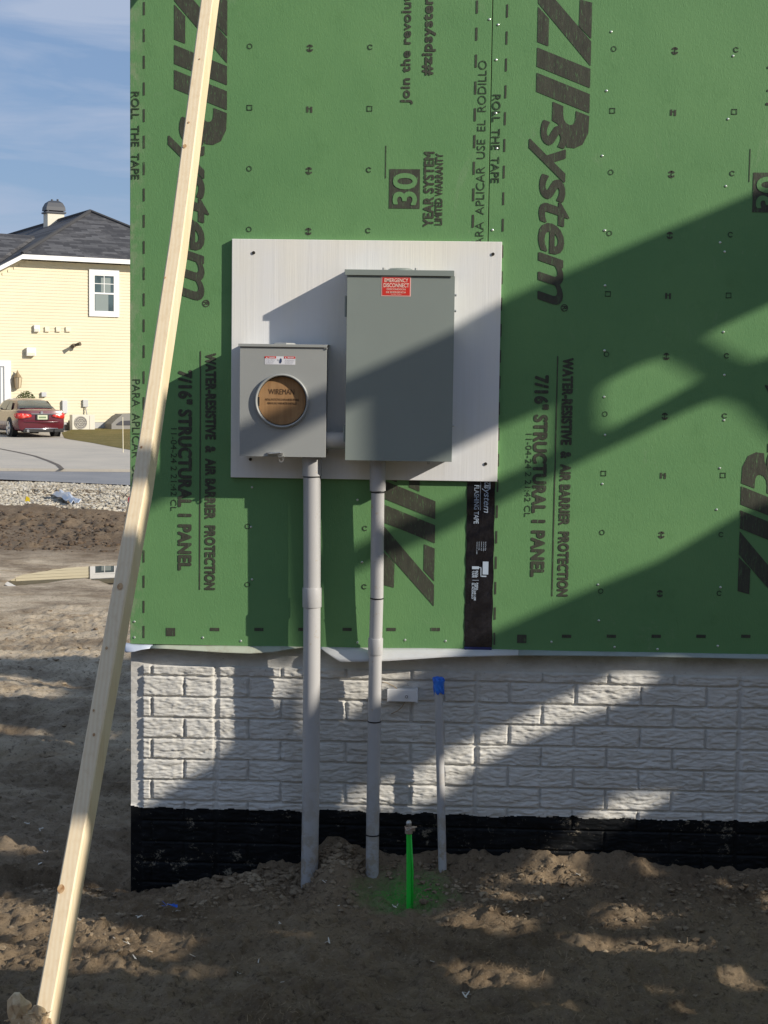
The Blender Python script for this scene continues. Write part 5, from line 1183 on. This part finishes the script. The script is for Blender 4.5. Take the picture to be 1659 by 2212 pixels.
# ================================================================ THE CAR
def car():
    Yc = 50.3; L_ = W(30, 948, Yc); R__ = W(141, 948, Yc)
    hd = R(31); F = Vector((-math.sin(hd), math.cos(hd), 0)); S = Vector((math.cos(hd), math.sin(hd), 0))
    gzc = zp(50.3)+.055
    c = W(90, 948, Yc); c.z = gzc
    root = empty('parked_car', c, 'dark red four door sedan parked on the driveway with its tail towards us', 'car')
    SCL = .89
    def P(x, y, z): return c+(S*x+F*y+UP*z)*SCL
    def loft(secs, name, mat, mirror=True, caps=True):
        b = MB(); k = len(secs[0][1])
        full = []
        for y, pr in secs:
            ring = [(x, z) for x, z in pr]+[(-x, z) for x, z in reversed(pr)]
            full.append((y, ring))
        n = len(full[0][1])
        for y, ring in full:
            for x, z in ring: b.v.append(tuple(P(x, y(x, z) if callable(y) else y, z)))
        b.f = [(i*n+j, i*n+(j+1) % n, (i+1)*n+(j+1) % n, (i+1)*n+j) for i in range(len(full)-1) for j in range(n)]
        if caps: b.f += [tuple(range(n))[::-1], tuple((len(full)-1)*n+j for j in range(n))]
        o = b.build(name, mat, root, smooth='auto'); return o
    PAINT = M('dark_red_paint', (.10, .008, .018), .22, spec=.6); PAINT.b.inputs['Coat Weight'].default_value = .6; PAINT.b.inputs['Coat Roughness'].default_value = .05; PAINT = PAINT.m
    W_ = .92
    def sec(w, zl, zb_, inset=.0, crown=.03):  # half profile from bottom centre to top centre
        return [(0, zl), (w*.80, zl), (w*.95, zl+.06), (w, zl+.22), (w*.995, (zl+zb_)/2+.12), (w*.965, zb_-.05), (w*.90-inset, zb_), (w*.45, zb_+crown), (0, zb_+crown)]
    body = [(.0, sec(.78, .34, .86)), (.04, sec(.86, .27, .97)), (.16, sec(.905, .24, 1.01)), (.5, sec(W_, .23, 1.02)), (1.0, sec(W_, .22, 1.00)), (1.6, sec(W_, .20, .98)), (2.6, sec(W_, .20, .97)), (3.4, sec(W_, .20, .95)), (4.0, sec(W_*.99, .21, .90)), (4.55, sec(W_*.93, .24, .80)), (4.85, sec(W_*.72, .30, .66))]
    loft(body, 'body', PAINT)
    def gsec(w, zb_, zt, tw_): return [(0, zb_), (w, zb_), (w-.02, zb_+.03), (w+(tw_-w)*.92, zt-.045), (tw_-.06, zt-.01), (tw_*.5, zt+.015), (0, zt+.02)]
    gh = [(.55, gsec(.74, .985, 1.045, .66)), (.84, gsec(.79, .97, 1.16, .66)), (1.38, gsec(.82, .95, 1.34, .60)), (1.85, gsec(.83, .95, 1.40, .60)), (2.4, gsec(.83, .95, 1.405, .60)), (2.9, gsec(.82, .94, 1.34, .60)), (3.5, gsec(.78, .93, 1.06, .66))]
    loft(gh, 'cabin', PAINT)
    GL = glassmat('car_glass', (.05, .07, .075))
    # rear window, on the sloping back of the cabin
    def lerp(a, b_, t): return a+(b_-a)*t
    def gpoint(y, f):                           # f in -1..1 across the roof skin
        ys = [g_[0] for g_ in gh]; zt = np.interp(y, ys, [1.065, 1.18, 1.40, 1.47, 1.475, 1.41, 1.08]); return P(f, y-.012, zt+.012)
    b = MB(); n = 8
    for i in range(n+1):
        y = .60+(1.36-.60)*i/n; hwid = .66-.14*i/n
        for j in range(5):
            f = -1+j/2; x = f*hwid; zt = np.interp(y, [g_[0] for g_ in gh], [1.045, 1.16, 1.34, 1.40, 1.405, 1.34, 1.06]); b.v.append(tuple(P(x, y-.008, zt+.022*(1-abs(f)*.75)+.006)))
    b.f = [(i*5+j, i*5+j+1, (i+1)*5+j+1, (i+1)*5+j) for i in range(n) for j in range(4)]; b.build('rear_window', GL, root, smooth=True)
    for s in (-1, 1):                           # side windows
        for (ya, yb, yc, yd) in ((.98, 1.22, 1.72, 1.72), (1.78, 1.78, 2.42, 2.42)) if 0 else (((1.10, 1.42, 1.78, 1.76)), ((1.84, 1.80, 2.55, 2.85))):
            b = MB(); lo = .995; hi = 1.325
            def q(y, z): w_ = lerp(.83, .60*.92+.83*.08, (z-.98)/(1.405-.98)); return P(s*(w_+.010), y, z)
            b.add([q(ya, lo), q(yd if yd > yc else yd, lo), q(yc, hi), q(yb, hi)] if s > 0 else [q(yb, hi), q(yc, hi), q(yd, lo), q(ya, lo)], [(0, 1, 2, 3)]); b.build('side_window', GL, root)
    # tail lamps wrap the corners
    RL = M('tail_lamp_red', (.70, .03, .02), .18, spec=.7); RL.mix((.9, .30, .25), RL.mul(RL.ramp(RL.noise(9, 3), .5, .62), .6)); RL = RL.m
    def lamp(s):
        b = MB(); pts = [(.40, -.035), (.55, -.040), (.70, -.03), (.82, .01), (.90, .10), (.935, .30)]; zt = [.845, .875, .89, .90, .90, .885]; zb2 = [.77, .735, .71, .70, .71, .78]
        for (x, y), t, z in zip(pts, zt, zb2): b.v += [tuple(P(s*x, y, t)), tuple(P(s*x, y-.01, (t+z)/2)), tuple(P(s*x, y, z))]
        b.f = [(i*3+j, i*3+j+1, (i+1)*3+j+1, (i+1)*3+j) for i in range(5) for j in range(2)]; o = b.build('tail_lamp', RL, root, smooth=True); mo = o.modifiers.new('s', 'SOLIDIFY'); mo.thickness = .02
        b = MB(); b.obox(P(s*.62-.1, -.055, .835), S*.2, F*.02, UP*.035); b.build('reverse_lens', M('clear_lens', (.85, .75, .72), .2).m, o)
    lamp(1); lamp(-1)
    CH = M('car_chrome', (.6, .6, .62), .2, metal=.9).m; BK = M('car_black', (.015, .015, .016), .6).m
    b = MB(); b.obox(P(-.40, -.052, .865), S*.8, F*.03, UP*.022); b.build('boot_trim', CH, root)
    b = MB(); b.tube([P(0, -.045, .93), P(0, -.03, .93)], .045, 14); b.build('badge', CH, root)
    b = MB(); b.obox(P(-.21, -.052, .66), S*.42, F*.05, UP*.17); b.build('plate_recess', BK, root)
    b = MB(); b.obox(P(-.165, -.062, .675), S*.33, F*.008, UP*.145); pl = b.build('number_plate', M('plate_cream', (.55, .58, .40), .5).m, root)
    b = MB(); b.obox(P(-.12, -.066, .72), S*.24, F*.003, UP*.055); b.build('plate_characters', M('plate_green', (.16, .22, .12), .5).m, pl)
    # bumper crease and lower lip
    b = MB(); b.tube([P(-.86, .08, .60), P(-.6, -.015, .585), P(0, -.04, .58), P(.6, -.015, .585), P(.86, .08, .60)], .022, 6); b.build('bumper_crease', PAINT, root, smooth=True)
    b = MB(); b.tube([P(-.62, .0, .335), P(0, -.03, .325), P(.62, .0, .335)], .022, 6); b.build('bumper_chrome', CH, root, smooth=True)
    b = MB(); b.obox(P(-.68, .01, .20), S*1.36, F*.3, UP*.12); b.build('valance', BK, root, bevel=.02)
    for s in (-.52, .52): b = MB(); b.tube([P(s, .02, .26), P(s, -.04, .26)], .045, 12); b.build('exhaust_tip', CH if s < 0 else BK, root)
    # wheels and dark arches
    TY = M('car_tyre', (.02, .02, .02), .85).m; RM = M('alloy_rim', (.55, .55, .57), .3, metal=.7).m
    for s in (-1, 1):
        for y in (1.02, 3.80):
            b = MB(); b.tube([P(s*.90, y, .33), P(s*.928, y, .33)], .37, 28); b.build('wheel_arch', BK, root)
            o_ = P(s*.80, y, .33); wh = MB(); wh.tube([o_-S*s*.10, o_-S*s*.08, o_+S*s*.115, o_+S*s*.135], [.30, .33, .33, .30], 32); wo_ = wh.build('wheel', TY, root, smooth='auto')
            b = MB(); hub = o_+S*s*.138
            b.tube([hub-S*s*.01, hub+S*s*.004], .21, 28); rd = b.build('brake_shadow', BK, wo_)
            b = MB()
            for k in range(5):
                a = k*1.2566; d = F*math.cos(a)+UP*math.sin(a); e = F*-math.sin(a)+UP*math.cos(a)
                b.prism([hub+S*s*.006+e*.035, hub+S*s*.006-e*.035, hub+S*s*.006+d*.215-e*.06, hub+S*s*.006+d*.215+e*.06], S*s*.012)
            ring = [hub+S*s*.01+F*.215*math.cos(t_)+UP*.215*math.sin(t_) for t_ in np.linspace(0, 2*math.pi, 29)]; b.tube(ring, .014, 6); b.tube([hub, hub+S*s*.03], .05, 12); b.build('rim', RM, wo_)
    b = MB()
    for s in (-1,): b.obox(P(-1.06, 2.75, .98), S*.18, F*.10, UP*.13)
    b.build('wing_mirror', PAINT, root, bevel=.03)
    # head restraints seen through the glass sit behind it
    b = MB(); b.obox(P(-.42, 1.05, 1.02), S*.22, F*.1, UP*.17); b.obox(P(.2, 1.05, 1.02), S*.22, F*.1, UP*.17); b.build('head_restraint', M('seat_grey', (.4, .4, .38), .8).m, root)
car()

for o in list(bpy.data.objects):
    if o.parent is None and o.type == 'MESH' and 'label' not in o: print('unlabelled', o.name)
